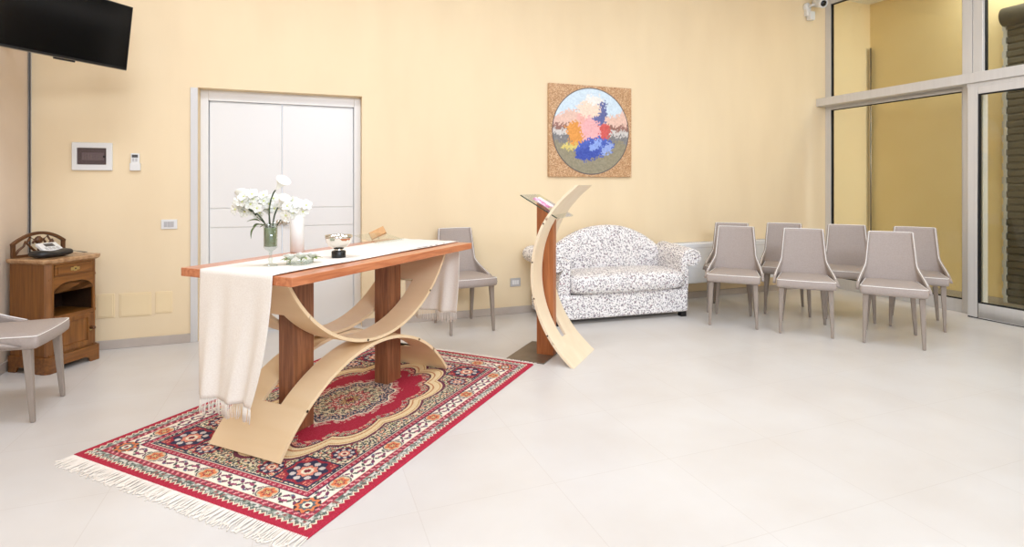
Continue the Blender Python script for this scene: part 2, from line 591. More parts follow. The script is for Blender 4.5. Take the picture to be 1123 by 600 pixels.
# local: x right (0 at right edge), y backwards, z up along the panel
MB().box(-TW, 0, 0, .035, 0, TH, mt).build('casing', 'black', tv, bevel=.004)
MB().box(-TW + .008, -.008, -.0015, 0, .014, TH - .008, mt).build('screen', 'screen', tv)
MB().box(-TW + .004, -.004, -.003, .03, -.004, 0, mt).build('bottom_trim', 'steel', tv)
s = MB().box(-.46, -.34, -.004, .02, -.016, -.003, mt)
s.build('sensor_bar', 'black', tv, bevel=.003)
s = MB().box(-.405, -.385, -.0055, -.003, -.012, -.006, mt)
s.build('logo', 'silver', tv)
a = MB()
cen = mt @ Vector((-TW / 2, .035, TH / 2))
wallp = Vector((XL + .02, cen.y + (XL - cen.x) * -.885, cen.z + .02))
a.tube([cen, (cen + wallp) / 2 + Vector((.02, -.02, 0)), wallp], .02, 10)
a.box(-TW / 2 - .12, -TW / 2 + .12, .036, .05, TH / 2 - .12, TH / 2 + .12, mt)
a.box(XL + .001, XL + .025, wallp.y - .07, wallp.y + .07, wallp.z - .1, wallp.z + .1)
a.build('wall_bracket', 'black', tv, bevel=.002)

# electrical panel
ep = thing('electrical_panel', 'white framed electrical panel with smoked window on the yellow wall', 'panel', (-1.54, YW, 1.525))
b = MB()
W, H = .132, .109
def rect_ring(b, o_, i_, y0, y1):
    oo = [(o_[0], o_[2]), (o_[1], o_[2]), (o_[1], o_[3]), (o_[0], o_[3])]
    ii = [(i_[0], i_[2]), (i_[1], i_[2]), (i_[1], i_[3]), (i_[0], i_[3])]
    b.loft([[(x_, y1, z_) for x_, z_ in oo], [(x_, y0, z_) for x_, z_ in oo], [(x_, y0, z_) for x_, z_ in ii], [(x_, y1, z_) for x_, z_ in ii]], cap=False)
rect_ring(b, (-W, W, -H, H), (-.098, .092, -.064, .066), -.024, 0)
b.build('frame', 'white_plastic', ep, bevel=.005)
MB().box(-.098, .092, -.006, 0, -.064, .066).build('backplate', 'panel_grey', ep)
for i in range(8):
    MB().box(-.068 + i * .018, -.052 + i * .018, -.014, -.006, -.03, .03).build('breaker', 'breaker', ep, bevel=.001)
MB().box(-.097, .091, -.019, -.017, -.063, .065).build('smoked_window', 'smoked', ep)
MB().lathe([(0, 0), (.009, 0), (.009, .006), (0, .006)], (.08, -.019, 0), 16, Matrix.Rotation(PI / 2, 3, 'X')).build('latch', 'black', ep, smooth=True)

rc = thing('remote_control', 'small white air conditioning remote in a holder beside the electrical panel', 'remote control', (-1.2535, YW, 1.487))
b = MB(); b.box(-.03, .03, -.026, -.006, -.066, .068); b.build('body', 'white_plastic', rc, bevel=.005)
b = MB(); b.box(-.036, .036, -.03, 0, -.071, -.01); b.build('holder', 'white_plastic', rc, bevel=.004)
MB().box(-.02, .02, -.028, -.026, .034, .057).build('display', 'dark_grey', rc)
for i in range(2):
    for j in range(2):
        MB().box(-.018 + i * .02, -.004 + i * .02, -.029, -.026, .004 + j * .013, .013 + j * .013).build('button', 'grey_plastic', rc, bevel=.001)

sw = thing('light_switch', 'white rectangular light switch plate left of the door trim', 'switch', (-1.02, YW, .98))
MB().box(-.057, .057, -.010, 0, -.039, .039).build('plate', 'white_plastic', sw, bevel=.003)
for i in range(3):
    MB().box(-.036 + i * .024, -.014 + i * .024, -.014, -.010, -.022, .022).build('rocker', 'grey_plastic', sw, bevel=.0015)
so = thing('wall_socket', 'grey power socket low on the wall behind the lectern', 'socket', (2.017, YW, .316))
MB().box(-.055, .055, -.010, 0, -.042, .042).build('plate', 'grey_plastic', so, bevel=.003)
for i in range(3):
    b = MB().box(-.036 + i * .025, -.014 + i * .025, -.013, -.010, -.022, .022)
    b.build('module', 'white_plastic', so, bevel=.001)
for (x0, x1, z0, z1, lab) in ((-1.522, -1.395, .249, .439, 'yellow painted blank cover plate nearest the wooden cabinet'),
                              (-1.365, -1.146, .247, .436, 'widest yellow painted blank cover plate low on the wall'),
                              (-1.118, -.999, .258, .433, 'yellow painted blank cover plate nearest the door trim')):
    cp = thing('cover_plate', lab, 'cover plate', ((x0 + x1) / 2, YW, (z0 + z1) / 2))
    hw, hh = (x1 - x0) / 2, (z1 - z0) / 2
    MB().box(-hw, hw, -.007, 0, -hh, hh).build('plate', 'cover', cp, bevel=.003)
    MB().box(-hw + .012, hw - .012, -.010, -.007, -hh + .012, hh - .012).build('lid', 'cover', cp, bevel=.002)

# security camera
cc = thing('security_camera', 'white security camera fixed high in the corner by the glass', 'camera', (5.99, YW, 3.49))
b = MB(); b.lathe([(0, 0), (.055, 0), (.055, .03), (.03, .045), (0, .045)], (-.02, 0, .06), 20, Matrix.Rotation(PI / 2, 3, 'X'))
b.build('wall_mount', 'white_plastic', cc, smooth=True)
b = MB(); b.tube([(-.02, -.04, .06), (-.01, -.09, .07), (.02, -.11, .08)], .016, 10); b.build('arm', 'white_plastic', cc, smooth=True)
d = Vector((-.25, -.85, -.35)).normalized()
rot = d.to_track_quat('Z', 'Y').to_matrix()
b = MB(); b.lathe([(0, -.09), (.05, -.09), (.058, -.08), (.058, .07), (.052, .085), (.044, .085), (.044, .078), (0, .078)], (.05, -.14, .085), 24, rot)
b.build('housing', 'white_plastic', cc, smooth=True)
b = MB(); b.lathe([(0, .079), (.036, .079), (.034, .084), (0, .087)], (.05, -.14, .085), 24, rot)
b.build('lens', 'screen', cc, smooth=True)
b = MB(); b.box(-.06, .0, -.05, 0, -.06, .03); b.box(-.03, .05, -.075, -.01, -.11, .0)
b.build('junction_box', 'white_plastic', cc, bevel=.008)

# mosaic picture: speckled gold square with a soft coloured roundel
pic = thing('mosaic_picture', 'square gold mosaic picture with a colourful roundel on the wall', 'picture', (2.873, YW, 1.873))
PW, PH = .497, .485
MB().box(-PW, PW, -.032, 0, -PH, PH).build('panel', 'mosaic', pic, bevel=.003)
def set_pattern(me, rgb):
    a = me.color_attributes.new('pattern', 'FLOAT_COLOR', 'POINT')
    c = np.ones((len(me.vertices), 4), np.float32)
    c[:, :3] = rgb
    a.data.foreach_set('color', c.ravel())
def srgb(a):
    a = np.asarray(a, float) / 255
    return np.where(a <= .04045, a / 12.92, ((a + .055) / 1.055) ** 2.4)
b = MB()
RR = .462
NR, NA = 70, 240
b.grid(lambda u, v: (RR * max(v, 1e-4) * math.cos(2 * PI * u), -.034, RR * max(v, 1e-4) * math.sin(2 * PI * u)), NA, NR, cu=True)
ro = b.build('roundel', 'roundel', pic, weld=False)
V = np.array([v.co[:] for v in ro.data.vertices])
px_, pz_ = V[:, 0] / RR, V[:, 2] / RR
# loose tesserae, coloured in broad abstract swatches
cell = np.stack([np.round(px_ * 34 + .35 * np.sin(pz_ * 25)), np.round(pz_ * 34 + .35 * np.sin(px_ * 22))], 1)
jit = ((np.sin(cell[:, 0] * 12.9898 + cell[:, 1] * 78.233) * 43758.5453) % 1.0)
qx, qz = cell[:, 0] / 34 + (jit - .5) * .10, cell[:, 1] / 34 + (((jit * 7.3) % 1) - .5) * .10
col = np.zeros((len(V), 3))
col[:] = (206, 222, 232)
col[qz < .42 + .08 * np.sin(qx * 9)] = (226, 190, 172)
col[(qz < .15) & (np.abs(qx) > .45)] = (150, 108, 96)
col[qz < -.02] = (128, 126, 126)
col[(qz < .02) & (qz > -.10)] = (206, 200, 194)
col[(qz < -.22) & (qz < -.25 + .05 * np.sin(qx * 11))] = (148, 140, 116)
def blob(cx_, cz_, rx, rz, c, tw=0.0):
    ca, sa = math.cos(tw), math.sin(tw)
    dx, dz = qx - cx_, qz - cz_
    k = ((dx * ca + dz * sa) / rx) ** 2 + ((-dx * sa + dz * ca) / rz) ** 2 < 1
    col[k] = c
blob(0, .25, .34, .42, (232, 172, 160), .2)
blob(-.42, -.08, .2, .30, (224, 152, 72), .35)
blob(.26, .02, .24, .22, (206, 88, 84), -.3)
blob(.2, .42, .2, .32, (96, 104, 156), -.15)
blob(-.02, .02, .24, .30, (236, 176, 176), .1)
blob(-.05, .52, .3, .2, (238, 214, 192), .0)
blob(.08, -.38, .52, .22, (72, 96, 184), .12)
blob(-.1, -.52, .34, .15, (58, 80, 168), .2)
blob(.1, -.32, .2, .09, (140, 166, 226), .5)
blob(.42, -.4, .18, .11, (150, 170, 222), .7)
blob(-.56, -.36, .22, .07, (214, 196, 112), .0)
blob(.05, .72, .24, .1, (236, 232, 224), 0)
col += (jit[:, None] - .5) * 18
rad = np.hypot(px_, pz_)
col[rad > .978] = (92, 84, 86)
set_pattern(ro.data, srgb(np.clip(col, 0, 255)))

# white convector against the wall behind the chairs
cv = thing('convector_heater', 'long low white convector heater on the wall behind the chairs', 'heater', (4.62, YW - .003, .19))
MB().box(-.74, .72, -.13, 0, 0, .455).build('casing', 'heater', cv, bevel=.012, seg=3)
g = MB()
for i in range(46):
    g.box(-.69 + i * .03, -.678 + i * .03, -.11, -.02, .455, .458)
g.build('top_grille', 'groove', cv)
MB().box(-.745, .725, -.132, -.128, .40, .404).build('seam', 'groove', cv)

# ------------------------------------------------------------------ rug
RW, RL = 1.494, 2.168
rugc = O + L * (RL / 2) + T * (RW / 2)
rug = thing('rug', 'red oriental rug with floral border lying under the altar', 'rug', rugc, AZ)

def hash2(ix, iy, k):
    return (np.sin(ix * 127.1 + iy * 311.7 + k * 74.7) * 43758.5453) % 1.0
def voro(x, y, sc, k=0):
    X, Y = x * sc, y * sc
    ix, iy = np.floor(X), np.floor(Y)
    best = np.full(x.shape, 9.0)
    bid = np.zeros(x.shape)
    for a in (-1, 0, 1):
        for b_ in (-1, 0, 1):
            cx_, cy_ = ix + a, iy + b_
            dx = cx_ + .15 + .7 * hash2(cx_, cy_, k) - X
            dy = cy_ + .15 + .7 * hash2(cx_, cy_, k + 1) - Y
            d_ = np.hypot(dx, dy)
            m_ = d_ < best
            best = np.where(m_, d_, best)
            bid = np.where(m_, hash2(cx_, cy_, k + 2), bid)
    return best, bid

RED, DRED, NAVY, CREAM = (172, 30, 56), (128, 28, 48), (42, 44, 72), (232, 220, 192)
GOLD, OLIVE, PLUM, SALMON = (208, 176, 116), (128, 122, 84), (112, 52, 82), (222, 138, 112)
DGRN, GREY, ORANGE, PINK = (62, 74, 66), (186, 188, 178), (214, 124, 76), (220, 150, 150)

def rug_colors(x, y):
    ax, ay = np.abs(x), np.abs(y)
    hx, hy = RL / 2, RW / 2
    dx, dy = hx - ax, hy - ay
    d = np.minimum(dx, dy)
    long_side = dy < dx
    p = np.where(long_side, ax, ay)
    plen = np.where(long_side, hx, hy)
    c = np.zeros(x.shape + (3,))
    c[:] = RED
    def put(mask, colr):
        c[mask] = colr
    # ---- wave guard
    tri = np.abs(((p / .030) % 1) - .5) * 2
    edge = .030 + .016 * tri
    wv = (d > edge) & (d < .080)
    b_, i_ = voro(ax, ay, 80, 3)
    put(wv, (92, 102, 92))
    put(wv & (i_ > .30), (150, 156, 142))
    put(wv & (i_ > .55), (206, 204, 192))
    put(wv & (i_ > .86), (150, 90, 84))
    put((d > edge - .001) & (d < edge + .0075), CREAM)
    put((d > edge + .0075) & (d < edge + .0115), (50, 46, 50))
    # ---- dotted red guard
    g1 = (d > .080) & (d < .112)
    put(g1, (156, 42, 62))
    q = ((p / .034) % 1) - .5
    put(g1 & (np.hypot(q * .034, d - .096 - .004 * np.sign(q)) < .0085), PINK)
    put(g1 & (np.hypot((np.abs(q) - .5) * .034, d - .096) < .005), (110, 70, 80))
    put((d > .109) & (d < .114), CREAM)
    # ---- main floral border
    mb = (d > .114) & (d < .196)
    put(mb, (236, 226, 206))
    e = d - .155
    per = .074
    u_ = p / per
    k = np.floor(u_)
    fu = (u_ - k - .5) * per
    sg = np.where(k % 2 == 0, 1.0, -1.0)
    vine = np.abs(e - .016 * np.sin(u_ * PI)) < .0028
    put(mb & vine, (98, 108, 84))
    for (ox, oy, a_, rx, ry, cc_) in ((-.018, .014, .6, .013, .006, PLUM), (.016, .018, -.7, .012, .006, PLUM), (.0, -.016, .2, .014, .006, (150, 70, 96)),
                                     (.024, -.010, 1.0, .010, .005, DGRN), (-.026, -.016, -.6, .011, .005, PLUM), (.004, .028, .1, .008, .005, (96, 104, 124)),
                                     (-.004, -.030, 0, .010, .004, DGRN)):
        ddx, ddy = fu - ox, sg * e - oy
        ca, sa = math.cos(a_), math.sin(a_)
        put(mb & (((ddx * ca + ddy * sa) / (rx * 1.25)) ** 2 + ((-ddx * sa + ddy * ca) / (ry * 1.35)) ** 2 < 1), cc_)
    per2 = .37
    fv = ((p / per2 + .5) % 1 - .5) * per2
    r2 = np.hypot(fv, e * 1.1)
    put(mb & (r2 < .056), (232, 222, 200)); put(mb & (r2 < .052), (70, 78, 86)); put(mb & (r2 < .046), (206, 186, 150))
    pet = r2 + .006 * np.cos(6 * np.arctan2(e, fv))
    put(mb & (pet < .036), ORANGE); put(mb & (pet < .022), (150, 46, 60)); put(mb & (pet < .012), GOLD)
    # corner rosettes
    rc_ = np.hypot(dx - .155, dy - .155)
    an = np.arctan2(dy - .155, dx - .155)
    put(rc_ < .054, (60, 44, 52)); put(rc_ + .007 * np.cos(8 * an) < .047, ORANGE); put(rc_ + .004 * np.cos(8 * an) < .032, (86, 100, 104)); put(rc_ < .02, CREAM); put(rc_ < .011, DRED)
    # ---- inner guard
    g2 = (d > .196) & (d < .228)
    put(g2, (160, 40, 64))
    q = ((p / .03) % 1) - .5
    put(g2 & (np.hypot(q * .03, d - .212) < .0075), PINK)
    put(g2 & (np.hypot(q * .03, d - .212) < .003), DRED)
    put((d > .194) & (d < .198), NAVY); put((d > .226) & (d < .231), CREAM); put((d > .231) & (d < .240), NAVY)
    # ---- field
    inn = d > .240
    fx, fy = hx - .24, hy - .24
    th = np.arctan2(ay / fy, ax / fx)
    s1 = ((ax / (fx * .93)) ** 2.3 + (ay / (fy * .92)) ** 2.3) ** (1 / 2.3)
    sc_ = s1 - .10 * np.abs(np.cos(6 * th)) + .065
    # spandrels
    b1, i1 = voro(ax, ay, 30, 11)
    b2, i2 = voro(ax, ay, 58, 21)
    sp = inn & (sc_ > .90)
    put(sp, (226, 214, 180))
    put(sp & (b2 < .36) & (i2 < .3), NAVY)
    put(sp & (b2 < .40) & (i2 > .3) & (i2 < .5), (150, 140, 82))
    put(sp & (b2 < .34) & (i2 > .5) & (i2 < .68), (160, 60, 62))
    put(sp & (b2 < .36) & (i2 > .68) & (i2 < .86), (74, 82, 76))
    put(sp & (np.abs(b1 - .42) < .07), (60, 66, 70))
    put(sp & (b1 < .20) & (i1 > .5), SALMON)
    ring = sp & (sc_ < .99)
    # big corner flowers
    for (cxf, cyf, rf) in ((fx - .115, fy - .115, .10), (fx - .31, fy - .075, .062), (fx - .075, fy - .29, .062)):
        dd = np.hypot(ax - cxf, ay - cyf)
        aa = np.arctan2(ay - cyf, ax - cxf)
        w1 = dd * (1 + .10 * np.cos(8 * aa))
        if rf > .09:
            sq_ = np.maximum(np.abs(ax - cxf), np.abs(ay - cyf))
            put(inn & (sq_ < .108), NAVY); put(inn & (sq_ < .098), (152, 44, 58)); put(inn & (sq_ < .098) & (b2 < .3), SALMON)
        put(inn & (w1 < rf), (150, 38, 52)); put(inn & (w1 < rf * .86), NAVY)
        put(inn & (np.hypot(dd - rf * .62, rf * .18 * np.sin(4 * aa)) < rf * .15), (206, 196, 188))
        put(inn & (w1 < rf * .44), SALMON); put(inn & (w1 < rf * .28), CREAM); put(inn & (w1 < rf * .15), DRED)
    # scalloped cream band
    put(inn & (sc_ < .955) & (sc_ > .775), (108, 44, 66))
    put(inn & (sc_ < .925) & (sc_ > .785), (236, 214, 168))
    put(inn & (np.abs(sc_ - .825) < .008), (196, 132, 84))
    put(inn & (np.abs(sc_ - .90) < .006), (206, 160, 104))
    put(inn & (sc_ < .785) & (sc_ > .765), (92, 36, 52))
    fd = inn & (sc_ <= .765)
    put(fd, RED)
    # flowers hugging the field edge
    b3, i3 = voro(ax, ay, 34, 31)
    fe = fd & (sc_ > .69)
    put(fe & (b3 < .46), (206, 176, 150)); put(fe & (b3 < .34) & (i3 < .35), (86, 52, 88)); put(fe & (b3 < .34) & (i3 >= .35) & (i3 < .7), SALMON)
    put(fe & (b3 < .30) & (i3 >= .7), (92, 96, 72)); put(fe & (b3 < .14), CREAM)
    # medallion
    th2 = np.arctan2(ay / .215, ax / .33)
    m1 = np.hypot(ax / .33, ay / .215) + .055 * np.cos(12 * th2)
    b4, i4 = voro(ax, ay, 40, 41)
    b5, i5 = voro(ax, ay, 62, 51)
    halo = fd & (m1 < 1.16)
    put(halo & (b3 < .40), (222, 190, 168)); put(halo & (b3 < .26), (176, 70, 84)); put(halo & (b3 < .12), CREAM)
    md = fd & (m1 < 1.0)
    put(md, CREAM); put(md & (m1 < .955), NAVY)
    put(md & (m1 < .93) & (b5 < .36), (226, 218, 196)); put(md & (m1 < .93) & (b5 < .2), ORANGE)
    in2 = md & (m1 < .72)
    put(in2, (222, 208, 170)); put(in2 & (b4 < .42), (96, 92, 66)); put(in2 & (b4 < .28) & (i4 < .5), (176, 66, 66)); put(in2 & (b4 < .28) & (i4 >= .5), NAVY); put(in2 & (b4 < .12), CREAM)
    put(md & (m1 < .44), (70, 40, 56)); put(md & (m1 < .42), (186, 86, 82))
    put(md & (m1 < .40) & (b5 < .34), CREAM)
    put(md & (m1 < .24), NAVY); put(md & (m1 < .19), GOLD); put(md & (m1 < .11), DRED)
    # pendants at both ends of the medallion
    pdn = np.hypot((ax - .43) / .06, ay / .045)
    put(fd & (pdn < 1), CREAM); put(fd & (pdn < .82), NAVY); put(fd & (pdn < .5), ORANGE); put(fd & (pdn < .25), CREAM)
    return c

NX, NY = 560, 386
gx = np.linspace(-RL / 2, RL / 2, NX)
gy = np.linspace(-RW / 2, RW / 2, NY)
GX, GY = np.meshgrid(gx, gy, indexing='ij')
zz = np.full(GX.shape, .0095)
zz[0, :] = zz[-1, :] = .001
zz[:, 0] = zz[:, -1] = .001
verts = np.stack([GX, GY, zz], -1).reshape(-1, 3)
idx = np.arange(NX * NY).reshape(NX, NY)
quads = np.stack([idx[:-1, :-1], idx[1:, :-1], idx[1:, 1:], idx[:-1, 1:]], -1).reshape(-1, 4)
me = bpy.data.meshes.new('pile')
me.vertices.add(len(verts)); me.vertices.foreach_set('co', verts.astype(np.float32).ravel())
me.loops.add(quads.size); me.loops.foreach_set('vertex_index', quads.astype(np.int32).ravel())
me.polygons.add(len(quads)); me.polygons.foreach_set('loop_start', np.arange(0, quads.size, 4, dtype=np.int32))
me.update(calc_edges=True)
cc_ = rug_colors(GX, GY)
cc_ = cc_ + (rng.rand(*GX.shape)[..., None] - .5) * 22
set_pattern(me, srgb(np.clip(cc_, 0, 255)).reshape(-1, 3))
me.materials.append(M['rug'])
pile = bpy.data.objects.new('pile', me); COL.objects.link(pile); pile.parent = rug
M['fringe'] = noise_mat('cotton_fringe', (226, 216, 202), (238, 230, 218), 40, (1, 1, 1), 0.9)
for sgn, ln in ((-1, .085), (1, .05)):
    b = MB()
    n = 210
    for i in range(n):
        y = -RW / 2 + RW * (i + .5) / n
        x0 = sgn * (RL / 2 - .004)
        ll = ln * random.uniform(.8, 1.15)
        w1, w2 = random.uniform(-.012, .012), random.uniform(-.02, .02)
        b.tube([(x0, y, .006), (x0 + sgn * ll * .35, y + w1 * .5, .005), (x0 + sgn * ll * .7, y + w1, .0035), (x0 + sgn * ll, y + w2, .003)], [.0028, .0026, .0024, .003], 4)
    b.build('fringe', 'fringe', rug, weld=False)

# ------------------------------------------------------------------ altar
ZT = .892
S0, T0 = 1.08, .757
altar_c = O + L * S0 + T * T0
altar_c.z = 0.0095
AZ0 = altar_c.z
altar = thing('altar_table', 'wooden altar with two crossing plywood arches standing on the red rug', 'altar', altar_c, AZ)
tx0, tx1 = .275 - S0, 1.91 - S0
ty = .37
MB().box(tx0, tx1, -ty, ty, ZT - .042 - AZ0, ZT - AZ0).build('tabletop', 'top_wood', altar, bevel=.003)
for sx in (.672 - S0, 1.455 - S0):
    b = MB()
    b.box(sx - .071, sx + .071, -.052 + .012, .052 + .012, 0, ZT - .042 - AZ0)
    b.build('column', 'walnut', altar, bevel=.002)

def band(c, R, a0, a1, y0, y1, slot_a, slot_y, th, name, parent, mat, n=72, taper=None):
    """curved board: arc in the x-z plane, boards width along y, with a long slot"""
    b = MB()
    def strip(aa, ab, ya, yb, k):
        rings = []
        for i in range(k + 1):
            a = aa + (ab - aa) * i / k
            ca, sa = math.cos(a), math.sin(a)
            rings.append([(c[0] + (R + o_) * ca, yy, c[1] + (R + o_) * sa) for (o_, yy) in ((0, ya), (th, ya), (th, yb), (0, yb))])
        b.loft(rings)
    s0, s1 = slot_a
    strip(a0, s0, y0, y1, 14)
    strip(s1, a1, y0, y1, 14)
    strip(s0, s1, y0, slot_y[0], n)
    strip(s0, s1, slot_y[1], y1, n)
    return b
YA0, YA1 = .757 - .985, .757 - .512        # near and far edge of the boards in local y
SL = (-.055, .075)                       # slot in local y
def ang(c, x, z): return math.atan2(z - c[1], x - c[0])
cl = (1.074 - S0, -.505 - AZ0); Rl = .890
a_hi = ang(cl, .325 - S0, 0)
def arc_x(c, R, x, sign):  # angle at given x
    return math.acos((x - c[0]) / R) * sign
la0 = PI - math.asin((0 - cl[1]) / Rl)
la1 = math.asin((0 - cl[1]) / Rl)
b = band(cl, Rl, la0, la1, YA0, YA1, (arc_x(cl, Rl, .515 - S0, 1), arc_x(cl, Rl, 1.63 - S0, 1)), SL, .018, 'arch', altar, 'ply')
b.build('lower_arch', 'ply', altar, bevel=.0015)
cu = (1.09 - S0, 1.212 - AZ0); Ru = .785
zt_ = ZT - .043 - AZ0
ua0 = PI + math.asin((cu[1] - zt_) / (Ru + .0))
ua1 = 2 * PI - math.asin((cu[1] - zt_) / (Ru + .0))
b = band(cu, Ru, ua0, ua1, YA0, YA1, (2 * PI - arc_x(cu, Ru, .535 - S0, 1), 2 * PI - arc_x(cu, Ru, 1.64 - S0, 1)), SL, .018, 'arch', altar, 'ply')
b.build('upper_arch', 'ply', altar, bevel=.0015)
for (cx_, R_, angs) in ((cl, Rl + .009, (2.25, 1.12)), (cu, Ru + .009, (4.55, 5.4))):
    for a in angs:
        p_ = (cx_[0] + R_ * math.cos(a), YA0, cx_[1] + R_ * math.sin(a))
        MB().lathe([(0, 0), (.007, 0), (.006, .003), (0, .003)], p_, 12, Matrix.Rotation(PI / 2, 3, 'X')).build('bolt', 'bolt', altar, smooth=True)

# altar cloth
cloth = thing('altar_cloth', 'long fringed white linen runner draped over the wooden altar', 'cloth', (altar_c.x, altar_c.y, ZT), AZ)
def cloth_pts():
    xa, xb = tx0 - .004, tx1 + .004
    path = []
    drop = .60
    for i in range(31):
        path.append((xa, -(drop) * (1 - i / 30), 'n', i / 30))
    for i in range(1, 41):
        path.append((xa + (xb - xa) * i / 40, 0, 't', i / 40))
    for i in range(1, 31):
        path.append((xb, -.52 * i / 30, 'f', 1 - i / 30))
    return path
CP = cloth_pts()
def cloth_f(u, v):
    i = int(round(v * (len(CP) - 1)))
    x, z, part, k = CP[i]
    y0, y1 = -.262, .218
    y = y0 + (y1 - y0) * u
    hz = .0035
    if part == 't':
        # slightly slanting edge like a hand-laid runner
        y += .012 * math.sin(k * 5 + 1) * (1 - abs(2 * u - 1)) + .004 * math.sin(u * 9 + k * 14)
        return (x, y, hz + .0012 * (1 + math.sin(u * 23 + k * 11)))
    g = (1 - k)
    sgn = -1 if part == 'n' else 1
    wob = (.5 + .5 * math.sin(u * 15 + 1.0)) * .03 * g + (.5 + .5 * math.sin(u * 27 + z * 5)) * .012 * g
    pull = .10 * g * g if part == 'n' else .04 * g * g
    y += pull * (1 - u) ** 1.5 - .01 * g * u
    return (x + sgn * (wob + .002), y, z + hz + (.03 * g * u if False else 0))
b = MB()
b.grid(cloth_f, 60, len(CP) - 1)
b.build('runner', 'linen', cloth, smooth=True, solid=.002, solid_off=1)
for end in (0, 1):
    b = MB()
    for i in range(58):
        u = (i + .5) / 58
        x, y, z = cloth_f(u, float(end))
        ll = random.uniform(.055, .075)
        dx = random.uniform(-.004, .004)
        dy = random.uniform(-.006, .006)
        sg = -1 if end == 0 else 1
        b.tube([(x, y, z), (x + dx + sg * .002, y + dy * .5, z - ll * .5), (x + dx + sg * .003, y + dy, z - ll)], [.0016, .0018, .0026], 5)
    b.build('fringe', 'linen', cloth, smooth=True, weld=False)
M['thread'] = new_mat('dark_thread', (92, 66, 74), 0.7)
for i, (s_, w_) in enumerate(((1.36, .018), (1.44, .03), (1.475, .024), (1.52, .026), (1.585, .016), (1.65, .016), (1.74, .012))):
    b = MB()
    b.prism([(s_ - S0 + w_ * math.cos(2 * PI * j / 10) , -.243 + .006 * math.sin(2 * PI * j / 10)) for j in range(10)], .0062, .0078)
    b.build('embroidered_motif', 'thread', cloth)
ZCL = ZT + .0065

def at(s_, t_, z=ZCL):
    p_ = O + L * s_ + T * t_
    return Vector((p_.x, p_.y, z))

# ------------------------------------------------------------------ things on the altar
vp_ = at(.475, .775)
vase = thing('glass_vase', 'clear footed glass vase of green stems near the altar front', 'vase', vp_, AZ)
b = MB()
b.lathe([(.0, .0), (.034, .0), (.033, .004), (.012, .010), (.007, .02), (.012, .034), (.006, .046), (.008, .07), (.024, .082), (.0325, .092), (.0335, .21), (.0315, .21), (.0305, .096), (.0, .094)], n=28)
b.build('glass_body', 'clear', vase, smooth=True)
b = MB()
b.lathe([(0, .096), (.029, .097), (.0298, .19), (0, .19)], n=24)
b.build('water', 'greenwater', vase, smooth=True)

# image-plane offsets: along the view's right and up at the vase's depth
RT = Vector((math.cos(math.radians(-20.76)), math.sin(math.radians(-20.76)), 0))
FWD = Vector((-RT.y, RT.x, 0))
def vpt(dx, z, back=0.0):
    q = vp_ + RT * dx + FWD * back
    return Vector((q.x, q.y, z))
def rootpt(dx, back): return vpt(dx, 1.0, back)

def calla(name, label, pts, size=.05, face=(-.3, -.9, .3)):
    r = thing(name, label, 'flower', pts[0])
    o_ = pts[0]
    P = [p_ - o_ for p_ in pts]
    MB().tube(P, [.0035] * len(P), 8).build('stem', 'stem', r, smooth=True)
    d = (P[-1] - P[-2]).normalized()
    rot = d.to_track_quat('Z', 'Y').to_matrix()
    def f(u, v):
        a = 2 * PI * u
        rr = size * (.10 + .62 * v ** 1.4)
        zz_ = size * (1.35 * v) + size * .75 * v ** 2 * (.5 + .5 * math.cos(a))
        flare = size * .34 * max(0, v - .6) ** 1.2 * 2.2
        p_ = Vector(((rr + flare) * math.cos(a), (rr + flare) * math.sin(a) , zz_))
        return P[-1] + rot @ p_
    MB().grid(f, 24, 10, cu=True).build('spathe', 'petal', r, smooth=True, solid=.0015)
    MB().tube([P[-1], P[-1] + d * size * .5, P[-1] + d * size * 1.1], [.003, .005, .002], 8).build('spadix', 'petal_green', r, smooth=True)
    MB().lathe([(0, -.004), (size * .10, 0), (size * .16, .016), (size * .12, .017)], P[-1], 12, rot).build('calyx', 'leaf_light', r, smooth=True)
    return r
def catmull(pts, k=6):
    out = []
    P = [pts[0]] + list(pts) + [pts[-1]]
    for i in range(1, len(P) - 2):
        for j in range(k):
            t_ = j / k
            a, b_, c_, d_ = P[i - 1], P[i], P[i + 1], P[i + 2]
            out.append(.5 * ((2 * b_) + (c_ - a) * t_ + (2 * a - 5 * b_ + 4 * c_ - d_) * t_ ** 2 + (3 * b_ - a - 3 * c_ + d_) * t_ ** 3))
    out.append(pts[-1])
    return out
calla('calla_lily', 'tallest white calla lily rising above the glass vase', catmull([vpt(.002, 1.01), vpt(-.006, 1.12), vpt(-.004, 1.20), vpt(.012, 1.255), vpt(.026, 1.276)]), .037)
calla('calla_lily', 'lower white calla lily right of the vase centre', catmull([vpt(.004, 1.01, .01), vpt(.012, 1.10, .0), vpt(.02, 1.15), vpt(.032, 1.18), vpt(.038, 1.19)]), .034)
calla('calla_lily', 'short white calla lily leaning left over the vase rim', catmull([vpt(-.006, 1.01, -.01), vpt(-.02, 1.10, -.012), vpt(-.05, 1.15, -.02), vpt(-.092, 1.185, -.03), vpt(-.112, 1.215, -.02)]), .034)

